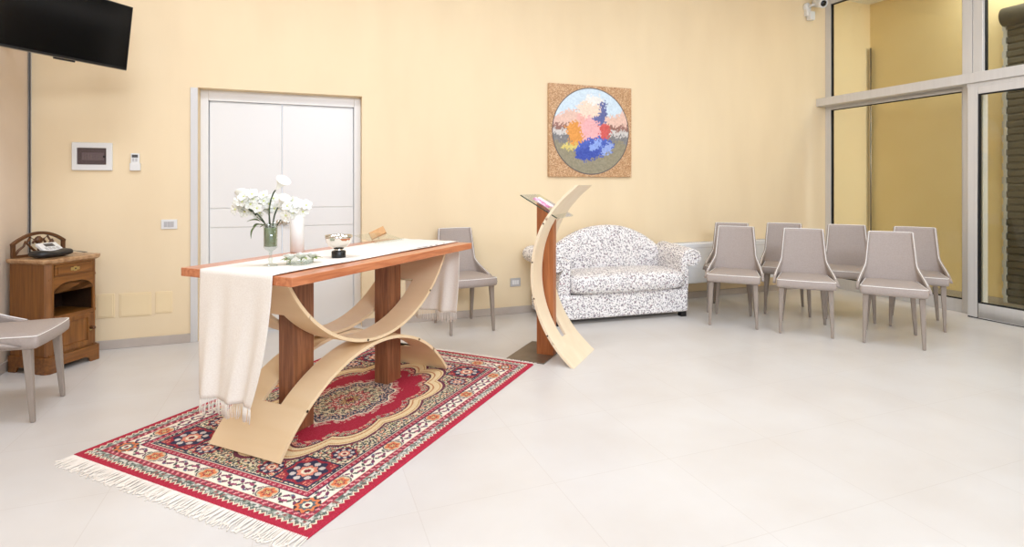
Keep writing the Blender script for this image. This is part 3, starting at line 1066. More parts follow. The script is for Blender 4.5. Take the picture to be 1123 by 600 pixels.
def blossom_mesh(b, c, nrm, size, np_=5, ph=0.0):
    rot = Vector(nrm).normalized().to_track_quat('Z', 'Y').to_matrix()
    for k in range(np_):
        a = 2 * PI * k / np_ + ph
        def f(u, v, a=a):
            w_ = math.sin(PI * min(1, .12 + .86 * v)) ** .7
            x_ = size * v
            y_ = size * .46 * w_ * (u - .5) * 2
            z_ = size * (.55 * v - .38 * v * v) + size * .12 * (2 * u - 1) ** 2
            return c + rot @ Vector((x_ * math.cos(a) - y_ * math.sin(a), x_ * math.sin(a) + y_ * math.cos(a), z_))
        b.grid(f, 4, 5)
def leaf_mesh(b, base, tip, width, nrm=(0, 0, 1)):
    base, tip = Vector(base), Vector(tip)
    d = tip - base
    side = d.cross(Vector(nrm)).normalized()
    up_ = side.cross(d).normalized()
    def f(u, v):
        w_ = width * math.sin(PI * v ** .8) * (u - .5) * 2
        return base + d * v + side * w_ + up_ * (.12 * d.length * math.sin(PI * v) + .25 * abs(w_))
    b.grid(f, 4, 8)

def sprig(label, stem, centers, leaves, size=.03):
    r = thing('blossom_sprig', label, 'flower', stem[0])
    o_ = stem[0]
    MB().tube([p_ - o_ for p_ in catmull(stem)], .0026, 6).build('stem', 'stem', r, smooth=True)
    for (c_, n_) in centers:
        b = MB()
        blossom_mesh(b, c_ - o_, n_, size * random.uniform(.85, 1.15), 5, random.uniform(0, 6))
        bl = b.build('blossom', 'petal', r, smooth=True, solid=.001)
        MB().lathe([(0, -.004), (.006, .0), (.005, .006), (0, .008)], c_ - o_, 8, Vector(n_).normalized().to_track_quat('Z', 'Y').to_matrix()).build('flower_centre', 'petal_green', bl, smooth=True)
        b2 = MB().tube([c_ - o_, (c_ - o_) * .55 + (stem[-1] - o_) * .45, stem[-2] - o_], .0012, 5)
        b2.build('stalk', 'stem', r, smooth=True)
    for (p0, p1, w_) in leaves:
        b = MB()
        leaf_mesh(b, p0 - o_, p1 - o_, w_)
        b.build('leaf', 'leaf', r, smooth=True, solid=.0008)
    return r
def scatter(cx_, cz_, rx, rz, n, bk=0.0):
    out = []
    for i in range(n):
        a = i * 2.399
        q = math.sqrt((i + .5) / n)
        out.append((vpt(cx_ + rx * q * math.cos(a), cz_ + rz * q * math.sin(a), bk + random.uniform(-.03, .03)),
                    -FWD * 1.0 + RT * (.7 * q * math.cos(a)) + Vector((0, 0, .35 + .6 * q * math.sin(a)))))
    return out
sprig('broad spray of white blossoms spilling left of the glass vase', [vpt(-.004, 1.01, .008), vpt(-.02, 1.09, .01), vpt(-.07, 1.14, .01), vpt(-.11, 1.18, 0)],
      scatter(-.105, 1.205, .085, .055, 13), [(vpt(-.05, 1.11, -.02), vpt(-.083, 1.035, -.03), .024), (vpt(-.04, 1.12, -.02), vpt(-.10, 1.12, -.04), .024), (vpt(-.03, 1.10, -.01), vpt(-.066, 1.095, -.05), .024)], .03)
sprig('white blossom spray rising behind the two tallest callas', [vpt(.0, 1.01, .014), vpt(-.01, 1.1, .02), vpt(-.02, 1.18, .03), vpt(-.01, 1.2, .03)],
      scatter(-.03, 1.205, .05, .05, 8, .03), [(vpt(-.01, 1.1, .01), vpt(-.045, 1.09, -.02), .014)], .027)
sprig('white blossom spray reaching right of the glass vase in front of the candle', [vpt(.008, 1.01, .006), vpt(.03, 1.10, .01), vpt(.07, 1.15, .01), vpt(.10, 1.18, .0)],
      scatter(.115, 1.185, .06, .042, 9), [(vpt(.06, 1.14, 0), vpt(.085, 1.165, -.03), .012)], .03)

# pillar candle
cd = thing('pillar_candle', 'thick white pillar candle behind the flower vase on the altar', 'candle', at(.985, .425, ZT + .001), AZ)
MB().lathe([(0, 0), (.038, 0), (.04, .003), (.04, .262), (.036, .266), (.02, .260), (0, .259)], n=32).build('wax', 'wax', cd, smooth=True)
MB().tube([(0, 0, .256), (.001, 0, .27), (.003, 0, .28)], .0016, 6).build('wick', 'black', cd, smooth=True)

# silver bowl on black base
bw = thing('silver_bowl', 'polished silver bowl on a round black base on the altar cloth', 'bowl', at(.862, .862), AZ)
b = MB()
b.lathe([(0, .048), (.022, .046), (.03, .050), (.048, .062), (.064, .084), (.072, .108), (.076, .124), (.0745, .124), (.070, .108), (.061, .086), (.046, .065), (.02, .053), (0, .053)], n=160)
for v_ in b.bm.verts:
    r_ = math.hypot(v_.co.x, v_.co.y)
    if r_ > .04:
        k_ = 1 + .012 * math.cos(14 * math.atan2(v_.co.y, v_.co.x)) * min(1, (r_ - .04) / .01)
        v_.co.x *= k_; v_.co.y *= k_
b.build('bowl_body', 'silver', bw, smooth=True)
MB().lathe([(0, 0), (.037, 0), (.038, .004), (.038, .034), (.034, .038), (0, .038)], n=32).build('base', 'black', bw, smooth=True, bevel=0)
MB().lathe([(.018, .036), (.024, .040), (.022, .048), (.018, .050)], n=24).build('collar', 'silver', bw, smooth=True)

# flat glass dish of white roses
ds = thing('glass_dish', 'shallow oval clear glass dish holding white roses on the altar', 'dish', at(.60, .845), AZ + .6)
b = MB()
b.grid(lambda u, v: ((.03 + .075 * min(1, v * 2.0)) * math.cos(2 * PI * u) if v < .5 else .105 * math.cos(2 * PI * u) * (1 + .03 * (v - .5)),
                     .6 * ((.03 + .075 * min(1, v * 2.0)) * math.sin(2 * PI * u) if v < .5 else .105 * math.sin(2 * PI * u)),
                     .001 if v < .5 else .001 + (v - .5) * .05), 36, 8, cu=True)
bs_ = b.build('dish_body', 'clear', ds, smooth=True, solid=.002)
def rose(label, pos, size, leaf_dirs):
    r = thing('white_rose', label, 'flower', pos)
    MB().tube([(0, 0, 0), (.002, .001, size * .5), (0, 0, size * .8)], .003, 6).build('stem', 'leaf_light', r, smooth=True)
    for ring, (n_, rad_, open_) in enumerate(((3, .35, .2), (4, .6, .45), (5, .9, .8))):
        for k in range(n_):
            a = 2 * PI * k / n_ + ring * .5
            b = MB()
            def f(u, v, a=a):
                aa = a + (u - .5) * (2.3 if ring < 2 else 1.6)
                rr = size * rad_ * (.25 + .75 * v ** .7) * (1 + open_ * .25 * v * v)
                z_ = size * (.55 + .95 * v * (1 - .35 * open_ * v) - .1 * (2 * u - 1) ** 2 * v)
                return (rr * math.cos(aa), rr * math.sin(aa), z_)
            b.grid(f, 6, 5)
            b.build('petal', 'petal', r, smooth=True, solid=.0008)
    for (dx, dy) in leaf_dirs:
        b = MB()
        leaf_mesh(b, (0, 0, size * .5), (dx, dy, size * .55), .012)
        b.build('leaf', 'leaf_light', r, smooth=True, solid=.0008)
rose('white rose with green leaves at the left end of the glass dish', at(.555, .82, ZCL + .004), .034, ((-.045, -.015), (-.025, -.04)))
rose('middle white rose lying in the glass dish', at(.60, .85, ZCL + .004), .036, ((.03, -.045),))
rose('white rose at the right end of the glass dish nearest the bowl', at(.645, .885, ZCL + .004), .035, ((.05, .0), (.02, -.045)))

# small book rest at the far end: tilted wooden block and clear sheet
bk = thing('book_rest', 'small tilted wooden block holding a clear book sheet on the altar', 'book rest', at(1.68, .50), AZ)
M1 = Matrix.Translation((.096, .090, .046)) @ Matrix.Rotation(math.radians(-52), 4, 'Z') @ Matrix.Rotation(math.radians(-26), 4, 'Y') @ Matrix.Rotation(math.radians(-20), 4, 'X')
b = MB(); b.box(-.058, .056, -.013, .013, -.026, .030, M1); b.build('wooden_block', 'block', bk, bevel=.002)
b = MB(); b.box(-.060, -.058, -.0125, .0125, -.0255, .0295, M1); b.build('block_end', 'oak_dark', bk)
b = MB(); b.tube([(.096, .085, 0), (.096, .088, .03)], .009, 10); b.build('support', 'clear', bk, smooth=True)
M2 = Matrix.Translation((-.02, -.10, .004)) @ Matrix.Rotation(math.radians(14), 4, 'X')
b = MB(); b.box(-.16, .16, 0, .19, 0, .004, M2); b.build('clear_sheet', 'acrylic', bk, bevel=.001)
b = MB(); b.box(-.16, .16, -.012, 0, -.002, .014, M2); b.build('sheet_lip', 'acrylic', bk)

# ------------------------------------------------------------------ lectern
F = Vector((1.775, 3.522, 0))
lec = thing('lectern', 'wooden lectern with a curved plywood board, post and glass shelf', 'lectern', F, AZ)
# local: x = along board width, y = -t
MB().box(.0, .50, .20, .50, 0, .008).build('base_plate', 'bronze', lec, bevel=.001)
b = MB()
b.prism([(.335, .008), (.335, 1.165), (.20, 1.065), (.20, .008)], .196, .262, None, 'x')
b.build('post', 'teak', lec, bevel=.002)
def lec_profile(z):
    # t of the convex face
    zc, tc, R = .645, .522, .826
    base_ = tc - math.sqrt(R * R - (z - zc) ** 2)
    return base_ + max(0, z - 1.0) * .07
b = MB()
zs = [1.30 * i / 72 for i in range(73)]
def lw(z): return .511 - (.511 - .335) * max(0, z) / 1.3
def lstrip(za, zb, xa, xb, k):
    rings = []
    for i in range(k + 1):
        z = za + (zb - za) * i / k
        t_ = lec_profile(z)
        dz = (lec_profile(min(z + .005, 1.3)) - lec_profile(max(z - .005, 0))) / (min(z + .005, 1.3) - max(z - .005, 0))
        nrm = Vector((1, -dz)).normalized()
        th = .019
        xA, xB = xa(z), xb(z)
        q = (t_ + nrm.x * th, z + nrm.y * th)
        if z < .03: q = (t_ + th * 1.35, z)
        if z > 1.28: q = (t_ + th * 1.35, z)
        rings.append([(xA, -t_, z), (xA, -q[0], q[1]), (xB, -q[0], q[1]), (xB, -t_, z)])
    b.loft(rings)
z0s, z1s = .152, 1.06
lstrip(0, z0s, lambda z: 0, lw, 12)
lstrip(z0s, z1s, lambda z: 0, lambda z: .185, 60)
lstrip(z0s, z1s, lambda z: .275, lw, 60)
lstrip(z1s, 1.3, lambda z: 0, lw, 18)
b.build('curved_board', 'lect_ply', lec, bevel=.0012)
for z in (1.02, .735, .47, .21):
    MB().lathe([(0, 0), (.0065, 0), (.0055, .003), (0, .003)], (0, -lec_profile(z) - .0095, z), 12, Matrix.Rotation(-PI / 2, 3, 'Y')).build('bolt', 'bolt', lec, smooth=True)
# sloping glass shelf
ga, gb = Vector((0, .40, 1.222)), Vector((0, .11, 1.057))
d = (gb - ga)
n_ = Vector((0, d.z, -d.y)).normalized()
if n_.z < 0: n_ = -n_
b = MB()
b.loft([[(.03, ga.y, ga.z), (.03, gb.y, gb.z), (.03, gb.y + n_.y * .008, gb.z + n_.z * .008), (.03, ga.y + n_.y * .008, ga.z + n_.z * .008)],
        [(.40, ga.y, ga.z), (.40, gb.y, gb.z), (.40, gb.y + n_.y * .008, gb.z + n_.z * .008), (.40, ga.y + n_.y * .008, ga.z + n_.z * .008)]])
b.build('glass_shelf', 'acrylic', lec)
b = MB()
for e0, e1 in (((.029, ga), (.029, gb)), ):
    p0 = Vector((e0[0], e0[1].y, e0[1].z)); p1 = Vector((e1[0], e1[1].y, e1[1].z))
    b.loft([[p0, p0 + n_ * .008, p0 + n_ * .008 + Vector((.0015, 0, 0)), p0 + Vector((.0015, 0, 0))], [p1, p1 + n_ * .008, p1 + n_ * .008 + Vector((.0015, 0, 0)), p1 + Vector((.0015, 0, 0))]])
b.build('glass_edge', 'edge_glass', lec)
# open booklet on the glass
bkp = ga + d * .42 + n_ * .0095
wpt = F + L * .20 + T * (-bkp.y)
bl = thing('booklet', 'open pink printed booklet lying on the lectern glass shelf', 'book', (wpt.x, wpt.y, bkp.z), AZ)
slope = math.atan2(d.z, -d.y)
Mb = Matrix.Rotation(-slope, 4, 'X')
for sgn in (-1, 1):
    b = MB()
    def f(u, v, sgn=sgn):
        x_ = sgn * (.002 + .088 * u)
        return Mb @ Vector((x_, .11 * (v - .5) * 1.3, .003 + .014 * math.sin(PI * min(1, u * 1.1)) ** .8 * (1 - .5 * u)))
    b.grid(f, 8, 4)
    b.build('page', 'pink' if sgn < 0 else 'paper', bl, smooth=True, solid=.002)

# ------------------------------------------------------------------ chairs
def make_chair(label):
    r = thing('dining_chair', label, 'chair')
    # seat cushion
    b = MB()
    def outline(sc, z):
        cs = [(-.232, -.272), (.232, -.272), (.186, .205), (-.186, .205)]
        rr_ = (.03, .03, .05, .05)
        pts = []
        for q in range(4):
            c_ = Vector((*cs[q], 0)); p_ = Vector((*cs[q - 1], 0)); n_ = Vector((*cs[(q + 1) % 4], 0))
            a_ = c_ + (p_ - c_).normalized() * rr_[q]
            d_ = c_ + (n_ - c_).normalized() * rr_[q]
            for k in range(7):
                t_ = k / 6
                w_ = a_ * (1 - t_) ** 2 + c_ * 2 * t_ * (1 - t_) + d_ * t_ ** 2
                pts.append((w_.x * sc, (w_.y + .03) * sc - .03, z))
            for k in range(1, 5):
                w_ = d_.lerp(n_ + (c_ - n_).normalized() * rr_[(q + 1) % 4], k / 5)
                bow = .010 * (1 - (2 * k / 5 - 1) ** 2) if q == 0 else 0
                pts.append((w_.x * sc, (w_.y - bow + .03) * sc - .03, z))
        return pts
    b.loft([outline(.93, .405), outline(.985, .413), outline(1, .43), outline(1.0, .463), outline(.975, .477), outline(.90, .484), outline(.5, .49)])
    b.build('seat', 'fabric', r, smooth=True)
    b = MB().tube([Vector(p_) + Vector((0, 0, .002)) for p_ in outline(.985, .474)], .0028, 6, closed=True)
    b.build('seat_piping', 'piping', r, smooth=True)
    # shell back with wings running down both sides of the seat
    def wid(v): return .158 + .040 * (1 - v) + .048 * max(0, 1 - v / .42) ** 1.5
    def ext(v): return .36 * max(0, 1 - v / .40) ** 1.9
    def shell(u, v):
        s_ = 2 * u - 1
        a_ = abs(s_)
        z = .43 + (.888 - .43) * v
        yb = .195 + .062 * v
        w_ = wid(v)
        fl = .62
        if a_ < fl:
            x_ = w_ * .90 * (a_ / fl)
            y_ = yb - .018 * (a_ / fl) ** 2
        else:
            k = (a_ - fl) / (1 - fl)
            q = min(1, k * 2.2)
            x_ = w_ * (.90 + .10 * math.sin(q * PI / 2))
            y_ = yb - .018 - .020 * (1 - math.cos(q * PI / 2)) - ext(v) * k ** 1.15
            x_ = x_ + (.246 - x_) * min(1, ext(v) / .3) * k
        return (math.copysign(x_, s_), y_, z)
    b = MB().grid(shell, 44, 22)
    b.build('backrest', 'fabric', r, smooth=True, solid=.024, solid_off=0)
    path = [shell(0, j / 30) for j in range(3, 31)] + [shell(i / 30, 1) for i in range(1, 30)] + [shell(1, 1 - j / 30) for j in range(28)]
    path = [Vector(p_) + Vector((0, -.004, .003)) for p_ in path]
    MB().tube(path, .0032, 6).build('back_piping', 'piping', r, smooth=True)
    # legs
    for (x0, y0, x1, y1) in ((-.188, -.212, -.200, -.240), (.188, -.212, .200, -.240), (-.150, .150, -.182, .258), (.150, .150, .182, .258)):
        b = MB()
        def sq(cx_, cy_, z, h_): return [(cx_ - h_, cy_ - h_, z), (cx_ + h_, cy_ - h_, z), (cx_ + h_, cy_ + h_, z), (cx_ - h_, cy_ + h_, z)]
        b.loft([sq(x1, y1, 0, .0115), sq(x1 + (x0 - x1) * .5, y1 + (y0 - y1) * .5, .21, .0165), sq(x0, y0, .42, .0215)])
        b.build('leg', 'fabric_leg', r, bevel=.006, seg=2)
    return r
CH = []
def place_chair(fl, fr, label, group=None, back=.24):
    fl, fr = Vector((*fl, 0)), Vector((*fr, 0))
    a = math.atan2(fr.y - fl.y, fr.x - fl.x)
    m = (fl + fr) / 2
    f_ = Vector((math.sin(a), -math.cos(a), 0))
    c = m - f_ * back
    if not CH:
        r = make_chair(label)
        r.location = c; r.rotation_euler = (0, 0, a)
        if group: r['group'] = group
        CH.append(r)
    else:
        CH.append(copy_tree(CH[0], c, a, label, group))
        if not group and 'group' in CH[-1]: del CH[-1]['group']
GR = 'grey upholstered chairs in two rows by the glass partition'
place_chair((3.918, 3.701), (4.197, 3.413), 'taupe chair at the middle of the front row of three', GR)
place_chair((4.330, 3.233), (4.574, 2.914), 'front row taupe chair nearest the sliding glass door', GR)
place_chair((3.544, 4.150), (3.819, 3.869), 'front row taupe chair beside the floral sofa', GR)
place_chair((4.378, 4.321), (4.667, 4.047), 'back row taupe chair showing between the left and middle front chairs', GR)
place_chair((5.076, 3.534), (5.308, 3.209), 'back row taupe chair at the right end beside the aluminium post', GR)
place_chair((4.757, 3.943), (5.022, 3.643), 'back row taupe chair showing between the middle and right front chairs', GR)
place_chair((3.87, 4.565), (4.15, 4.28), 'taupe chair almost hidden directly behind the chair beside the sofa', GR)
place_chair((1.193, 4.640), (1.601, 4.675), 'lone taupe chair against the yellow wall behind the altar')
place_chair((-1.381, 3.760), (-1.380, 4.165), 'taupe chair at the left edge in front of the wooden cabinet')

# ------------------------------------------------------------------ sofa
sofa = thing('sofa', 'white floral two seat sofa with rolled arms against the yellow wall', 'sofa', (2.93, 4.53, 0), math.radians(-3.6))
# local: x along, y from 0 (front) to back
hs = .60
b = MB()
b.box(-hs - .20, hs + .055, .015, .60, .045, .275)
b.build('base_skirt', 'sofa', sofa, bevel=.03, seg=3)
b = MB()
def cush(u, v):
    # rounded cushion as a closed lofted section along x
    a = 2 * PI * v
    e_ = .5
    cy, sz = math.copysign(abs(math.cos(a)) ** e_, math.cos(a)), math.copysign(abs(math.sin(a)) ** e_, math.sin(a))
    x_ = -hs + 2 * hs * u
    end = 1 - .10 * abs(2 * u - 1) ** 8
    return (x_, .245 + .272 * cy * end, .365 + (.092 + .014 * (1 - (2 * u - 1) ** 2)) * sz * end)
rings = []
for i in range(25):
    rings.append([cush(i / 24, j / 28) for j in range(28)])
b.loft(rings)
b.build('seat_cushion', 'sofa', sofa, smooth=True)
b = MB()
def backtop(x_):
    k = min(1, abs(x_) / (hs + .02))
    return .655 + .235 * (1 - k ** 2.2)
rings = []
NB = 30
for i in range(NB + 1):
    x_ = -(hs + .02) + 2 * (hs + .02) * i / NB
    zt2 = backtop(x_)
    sec = [(.53, .10), (.50, .42), (.485, .52), (.47 + .0, zt2 - .12), (.475, zt2 - .05), (.50, zt2 - .012), (.54, zt2), (.58, zt2 - .012), (.605, zt2 - .05), (.615, zt2 - .15), (.615, .10)]
    rings.append([(x_, y_, z_) for (y_, z_) in sec])
b.loft(rings)
b.build('back_cushion', 'sofa', sofa, smooth=True, subsurf=1)
for sgn, outw in ((-1, .10), (1, .03)):
    b = MB()
    rings = []
    for i in range(15):
        k = i / 14
        y_ = .055 + .53 * k
        rr = .088 - .006 * k
        zc_ = .575 + .035 * k
        xc_ = hs + .13 + outw * (.5 + .5 * k if sgn < 0 else .6)
        sec = [(hs - .005, .06), (hs - .005, zc_ + .02)]
        for j in range(15):
            a = math.radians(165 - 300 * j / 14)
            sec.append((xc_ - .03 + (rr + .02) * math.cos(a), zc_ + rr * math.sin(a)))
        sec += [(hs + .06 + outw * .5, zc_ - .12), (hs + .055 + (.1 if sgn < 0 else 0), .06)]
        if i == 0:
            cxm = sum(p_[0] for p_ in sec) / len(sec); czm = sum(p_[1] for p_ in sec) / len(sec)
            rings.append([(sgn * (cxm + (x_ - cxm) * .93), y_ - .012, czm + (z_ - czm) * .96) for x_, z_ in sec])
        rings.append([(sgn * x_, y_, z_) for x_, z_ in sec])
    b.loft(rings)
    ar = b.build('arm', 'sofa', sofa, bevel=.008, smooth=True)
    # scroll piping on the arm front
    b = MB()
    xc_ = hs + .13 + outw * (.5 if sgn < 0 else .6) - .03
    pth = []
    for j in range(40):
        a = -j * .27
        rr = .078 * (1 - j / 52)
        pth.append((sgn * (xc_ + rr * 1.2 * math.cos(a + 2.6)), .038, .575 + rr * math.sin(a + 2.6)))
    b.tube(pth, .005, 6)
    b.build('scroll_piping', 'sofa', ar, smooth=True)
for (fx_, fy_) in ((-hs - .12, .05), (hs - .0, .05), (-hs - .12, .55), (hs, .55)):
    MB().box(fx_ - .03, fx_ + .03, fy_ - .03, fy_ + .03, 0, .05).build('foot', 'black', sofa, bevel=.004)

# ------------------------------------------------------------------ corner cabinet
cab = thing('bedside_cabinet', 'small honey oak cabinet with drawer, open niche and carved crest', 'cabinet', (-1.532, 4.822, 0), math.radians(57.5))
hw, dp = .188, .325
def chamf(w_, d0, d1, c_): return [(-w_ + c_, d0), (w_ - c_, d0), (w_, d0 + c_), (w_, d1), (-w_, d1), (-w_, d0 + c_)]
b = MB()
ch = .03
# carcass: left and right sides with canted front stiles, back, shelves
for sg in (-1, 1):
    pts = [(sg * hw, ch), (sg * (hw - ch), 0), (sg * (hw - .046), 0), (sg * (hw - .046), .016), (sg * (hw - .018), .03), (sg * (hw - .018), dp), (sg * hw, dp)]
    b.prism(pts if sg > 0 else pts[::-1], .11, .752)
b.box(-hw + .018, hw - .018, dp - .012, dp, .11, .752)
b.box(-hw + .018, hw - .018, .004, dp - .012, .366, .384)
b.box(-hw + .018, hw - .018, .004, dp - .012, .11, .128)
b.box(-hw + .018, hw - .018, .004, dp - .012, .636, .650)
b.build('carcass', 'oak', cab, bevel=.002)
M['niche_shade'] = wood('shade_toned_lining', (46, 27, 12), (66, 40, 20), 'x', 8, 0.6)  # shade inside the niche, put into a darker wood colour
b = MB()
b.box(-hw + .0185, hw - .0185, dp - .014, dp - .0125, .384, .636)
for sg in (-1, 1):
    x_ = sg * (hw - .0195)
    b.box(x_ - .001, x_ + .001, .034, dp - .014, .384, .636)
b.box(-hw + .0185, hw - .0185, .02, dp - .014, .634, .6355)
b.build('niche_shade_lining', 'niche_shade', cab)
# arched apron above the niche
b = MB()
zw = hw - .046
pts = [(-zw, .652), (-zw, .545)]
for i in range(25):
    x_ = -zw + 2 * zw * i / 24
    k = abs(2 * i / 24 - 1)
    z_ = .615 - .052 * k ** 3.2 - (.010 * max(0, 1 - abs(k - .0) / .12))
    pts.append((x_, z_))
pts += [(zw, .545), (zw, .652)]
b.prism(pts, .0, .014, None, 'y')
b.build('arched_apron', 'oak_h', cab, bevel=.001)
b = MB(); b.box(-zw, zw, -.004, .02, .36, .388); b.build('shelf_edge', 'oak_h', cab, bevel=.003)
b = MB(); b.box(-zw, zw, -.002, .012, .650, .662); b.box(-zw, zw, -.002, .012, .742, .752); b.build('drawer_rail', 'oak_h', cab, bevel=.002)
dr = MB().box(-zw + .004, zw - .004, -.003, .2, .664, .740).build('drawer', 'oak_h', cab, bevel=.002)
MB().box(-zw + .022, zw - .022, -.009, -.003, .676, .728).build('drawer_field', 'oak_h', dr, bevel=.004)
b = MB(); b.box(-.032, .032, -.012, -.009, .692, .714); b.box(-.011, .011, -.013, -.009, .686, .720)
pl = b.build('escutcheon', 'brass', dr, bevel=.002)
MB().lathe([(0, 0), (.005, 0), (.005, .003), (0, .003)], (0, -.012, .704), 10, Matrix.Rotation(PI / 2, 3, 'X')).build('keyhole', 'black', dr)
b = MB()
for (x0, x1, z0, z1) in ((-zw, -zw + .035, .13, .358), (zw - .04, zw, .13, .358), (-zw + .035, zw - .04, .13, .165), (-zw + .035, zw - .04, .328, .358)):
    b.box(x0, x1, -.004, .014, z0, z1)
dd = b.build('door', 'oak', cab, bevel=.003)
MB().box(-zw + .035, zw - .04, .004, .012, .165, .328).build('door_panel', 'oak', dd, bevel=.002)
MB().lathe([(0, 0), (.011, 0), (.013, .008), (.006, .018), (.013, .028), (.010, .036), (0, .038)], (zw - .02, -.004, .25), 16, Matrix.Rotation(PI / 2, 3, 'X')).build('knob', 'oak_dark', dd, smooth=True)
b = MB(); b.lathe([(0, 0), (.009, 0), (.008, .002), (0, .002)], (zw - .02, -.004, .235), 14, Matrix.Rotation(PI / 2, 3, 'X')); b.build('lock_plate', 'brass', dd)
# plinth with bracket feet
b = MB()
px0 = hw + .012
pts = [(-px0 + .02, .0), (-px0 + .02, .115), (px0 - .02, .115), (px0 - .02, .0), (px0 - .085, 0), (px0 - .095, .03), (px0 - .12, .042), (-px0 + .12, .042), (-px0 + .095, .03), (-px0 + .085, 0)]
b.prism(pts, -.014, .004, None, 'y')
for sg in (-1, 1):
    q = [(sg * (px0 - .02), -.014), (sg * px0, .012), (sg * px0, .03), (sg * (px0 - .02), .004)]
    b.prism(q if sg > 0 else q[::-1], 0, .115)
    side = [(.03, 0), (.03, .115), (dp, .115), (dp, 0), (dp - .06, 0), (dp - .08, .04), (.11, .04), (.09, 0)]
    b.prism(side, sg * (px0 - .018), sg * px0, None, 'x')
b.build('plinth', 'oak_h', cab, bevel=.002)
# marble-look top with moulded edge
b = MB()
b.loft([[(x_, y_, .752) for x_, y_ in chamf(hw + .006, -.006, dp, .03)], [(x_, y_, .764) for x_, y_ in chamf(hw + .022, -.022, dp, .034)],
        [(x_, y_, .782) for x_, y_ in chamf(hw + .026, -.026, dp, .036)], [(x_, y_, .788) for x_, y_ in chamf(hw + .020, -.020, dp, .034)]])
b.build('cabinet_top', 'marble', cab, bevel=.002)
# carved crest: two end posts, arched rail, scroll tracery
b = MB()
for sg in (-1, 1):
    b.box(sg * .175 - .012, sg * .175 + .012, dp - .022, dp - .002, .788, .885)
cr = []
for i in range(31):
    k = 2 * i / 30 - 1
    cr.append((.19 * k, .888 + .075 * (1 - abs(k) ** 2.0)))
cr2 = [(x_ * .97, z_ - .022) for x_, z_ in cr][::-1]
b.prism(cr + cr2, dp - .024, dp - .0, None, 'y')
b.box(-.175, .175, dp - .02, dp - .006, .788, .806)
b.build('crest_rail', 'oak_dark', cab, bevel=.003)
b = MB()
for sg in (-1, 1):
    b.tube([(sg * x_, dp - .012, z_) for x_, z_ in ((.0, .80), (.045, .84), (.085, .885), (.06, .925), (.03, .905), (.045, .88))], .008, 8)
    b.tube([(sg * x_, dp - .012, z_) for x_, z_ in ((.165, .80), (.14, .84), (.105, .865), (.09, .90))], .008, 8)
b.lathe([(0, -.008), (.028, -.008), (.024, .006), (0, .01)], (0, dp - .012, .90), 16, Matrix.Rotation(PI / 2, 3, 'X'))
b.tube([(0, dp - .012, .80), (0, dp - .012, .93)], .010, 8)
b.build('crest_tracery', 'oak_dark', cab, smooth=True)

def cabpt(x_, y_, z_=.789):
    a = math.radians(57.5)
    return Vector((-1.532 + x_ * math.cos(a) - y_ * math.sin(a), 4.822 + x_ * math.sin(a) + y_ * math.cos(a), z_))
# black pouch with strap
pc = thing('black_pouch', 'flat black leather pouch with a strap on the oak cabinet top', 'pouch', cabpt(-.045, .14, .793), math.radians(57.5))
b = MB()
def pouch(u, v):
    a = 2 * PI * v
    cy, sz = math.copysign(abs(math.cos(a)) ** .6, math.cos(a)), math.copysign(abs(math.sin(a)) ** .7, math.sin(a))
    k = 2 * u - 1
    e_ = (1 - abs(k) ** 5) ** .5 if abs(k) < 1 else 0.02
    return (-.005 + .135 * k, .075 * cy * max(e_, .05), .022 + .022 * sz * max(e_, .05) + .006 * math.sin(u * 9) * max(0, sz))
rings = [[pouch(i / 20, j / 20) for j in range(20)] for i in range(21)]
b.loft(rings)
M['leather'] = noise_mat('black_leather', (26, 25, 25), (40, 38, 38), 60, (1, 1, 1), 0.42, 4, 0.3)
b.build('body', 'leather', pc, smooth=True)
MB().tube([pouch(.1, .75 + .0), *[tuple(Vector(pouch(u_, .72)) + Vector((0, -.003, .0))) for u_ in (.2, .35, .5, .65, .8, .9)]], .0022, 6).build('zip', 'steel', pc, smooth=True)
b = MB()
path = catmull([Vector(q) for q in ((.11, .0, .024), (.15, .0, .02), (.185, -.01, .012), (.205, -.03, .006), (.20, -.06, .005))], 6)
for i in range(len(path) - 1):
    a_, c_ = path[i], path[i + 1]
rings = []
for i, q in enumerate(path):
    d_ = (path[min(i + 1, len(path) - 1)] - path[max(i - 1, 0)]).normalized()
    sd = d_.cross(Vector((0, 0, 1))).normalized() * .011
    rings.append([q - sd, q + sd, q + sd + Vector((0, 0, .004)), q - sd + Vector((0, 0, .004))])
b.loft(rings)
b.build('strap', 'leather', pc, bevel=.001)
b = MB(); b.lathe([(0, 0), (.006, 0), (.006, .003), (0, .004)], (.125, -.02, .027), 10); b.build('snap_button', 'silver', pc, smooth=True)
# white telephone unit resting on the pouch
ph = thing('card_terminal', 'small white terminal with grey display propped on the black pouch', 'terminal', cabpt(-.03, .185, .842), math.radians(57.5))
Mp = Matrix.Rotation(math.radians(32), 4, 'X')
MB().box(-.07, .07, -.045, .05, 0, .022, Mp).build('body', 'white_plastic', ph, bevel=.006)
MB().box(-.03, .035, .0, .034, .022, .0235, Mp).build('display', 'dark_grey', ph)
for i in range(4):
    for j in range(2):
        MB().box(-.05 + i * .026, -.032 + i * .026, -.036 + j * .015, -.026 + j * .015, .022, .0245, Mp).build('key', 'grey_plastic', ph)

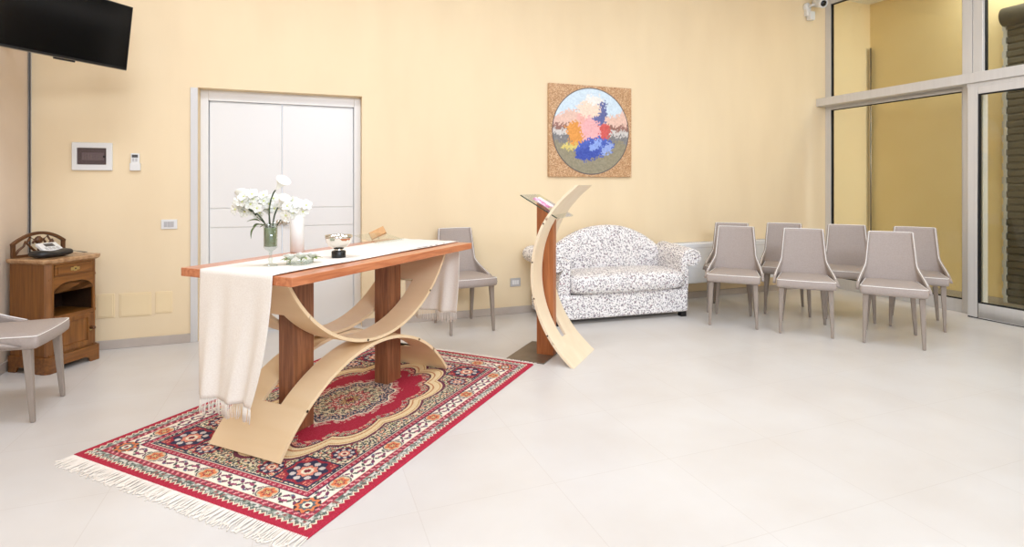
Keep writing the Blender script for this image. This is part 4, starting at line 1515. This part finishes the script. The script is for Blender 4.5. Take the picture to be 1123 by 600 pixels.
# ------------------------------------------------------------------ light
def area(name, loc, size, size_y, power, col=(226, 237, 255), rot=(0, 0, 0), spread=PI):
    d = bpy.data.lights.new(name, 'AREA')
    d.shape = 'RECTANGLE'
    d.size, d.size_y = size, size_y
    d.energy = power
    d.color = lin(col)
    d.spread = spread
    o = bpy.data.objects.new(name, d)
    COL.objects.link(o)
    o.location = loc
    o.rotation_euler = rot
    return o
area('ceiling_area', (-.7, 2.9, ZC - .03), 1.2, .6, 52)  # unseen source added to lift the left side of the room
area('ceiling_area', (1.6, 2.6, ZC - .03), 1.8, .6, 36)
area('ceiling_area', (3.9, 2.4, ZC - .03), 1.8, .6, 40)
area('corridor_fill', (6.72, 1.0, ZC - .03), .5, 6.0, 105)  # added overhead fill, no fitting seen; brightens the corridor behind the glass
area('wall_fill', (1.2, -2.4, 3.3), 3.4, .8, 172, rot=(math.radians(71), 0, math.radians(-8)))  # unseen fill added behind the camera to raise light on the back wall
area('corridor_fill', (6.72, -1.2, 1.9), .6, 3.2, 130, rot=(math.radians(90), 0, 0))  # added upright fill, spreads light evenly along the corridor; no real source
w = bpy.data.worlds.new('World')
bpy.context.scene.world = w
w.use_nodes = True
bg = w.node_tree.nodes['Background']
bg.inputs['Color'].default_value = (*lin((228, 238, 255)), 1)
bg.inputs['Strength'].default_value = 1.5

# ------------------------------------------------------------------ camera
cam = bpy.data.cameras.new('camera')
cam.sensor_width = 36
cam.sensor_fit = 'HORIZONTAL'
cam.lens = 606.15 / 1123 * 36
cam.shift_y = -(300 - 203.1) / 1123
cam.clip_start = .05
co = bpy.data.objects.new('camera', cam)
COL.objects.link(co)
co.location = (0, 0, 1.30)
co.rotation_euler = (PI / 2, 0, -math.radians(20.76))
sc = bpy.context.scene
sc.camera = co
sc.view_settings.view_transform = 'Standard'
sc.view_settings.look = 'None'
sc.view_settings.gamma = 1
sc.view_settings.exposure = 0.0
sc.view_settings.use_curve_mapping = False
try:
    sc.cycles.use_denoising = True
    sc.cycles.denoiser = 'OPENIMAGEDENOISE'
    sc.cycles.max_bounces = 10
    sc.cycles.diffuse_bounces = 6
    sc.cycles.transparent_max_bounces = 16
    sc.cycles.sample_clamp_indirect = 6
except Exception:
    pass
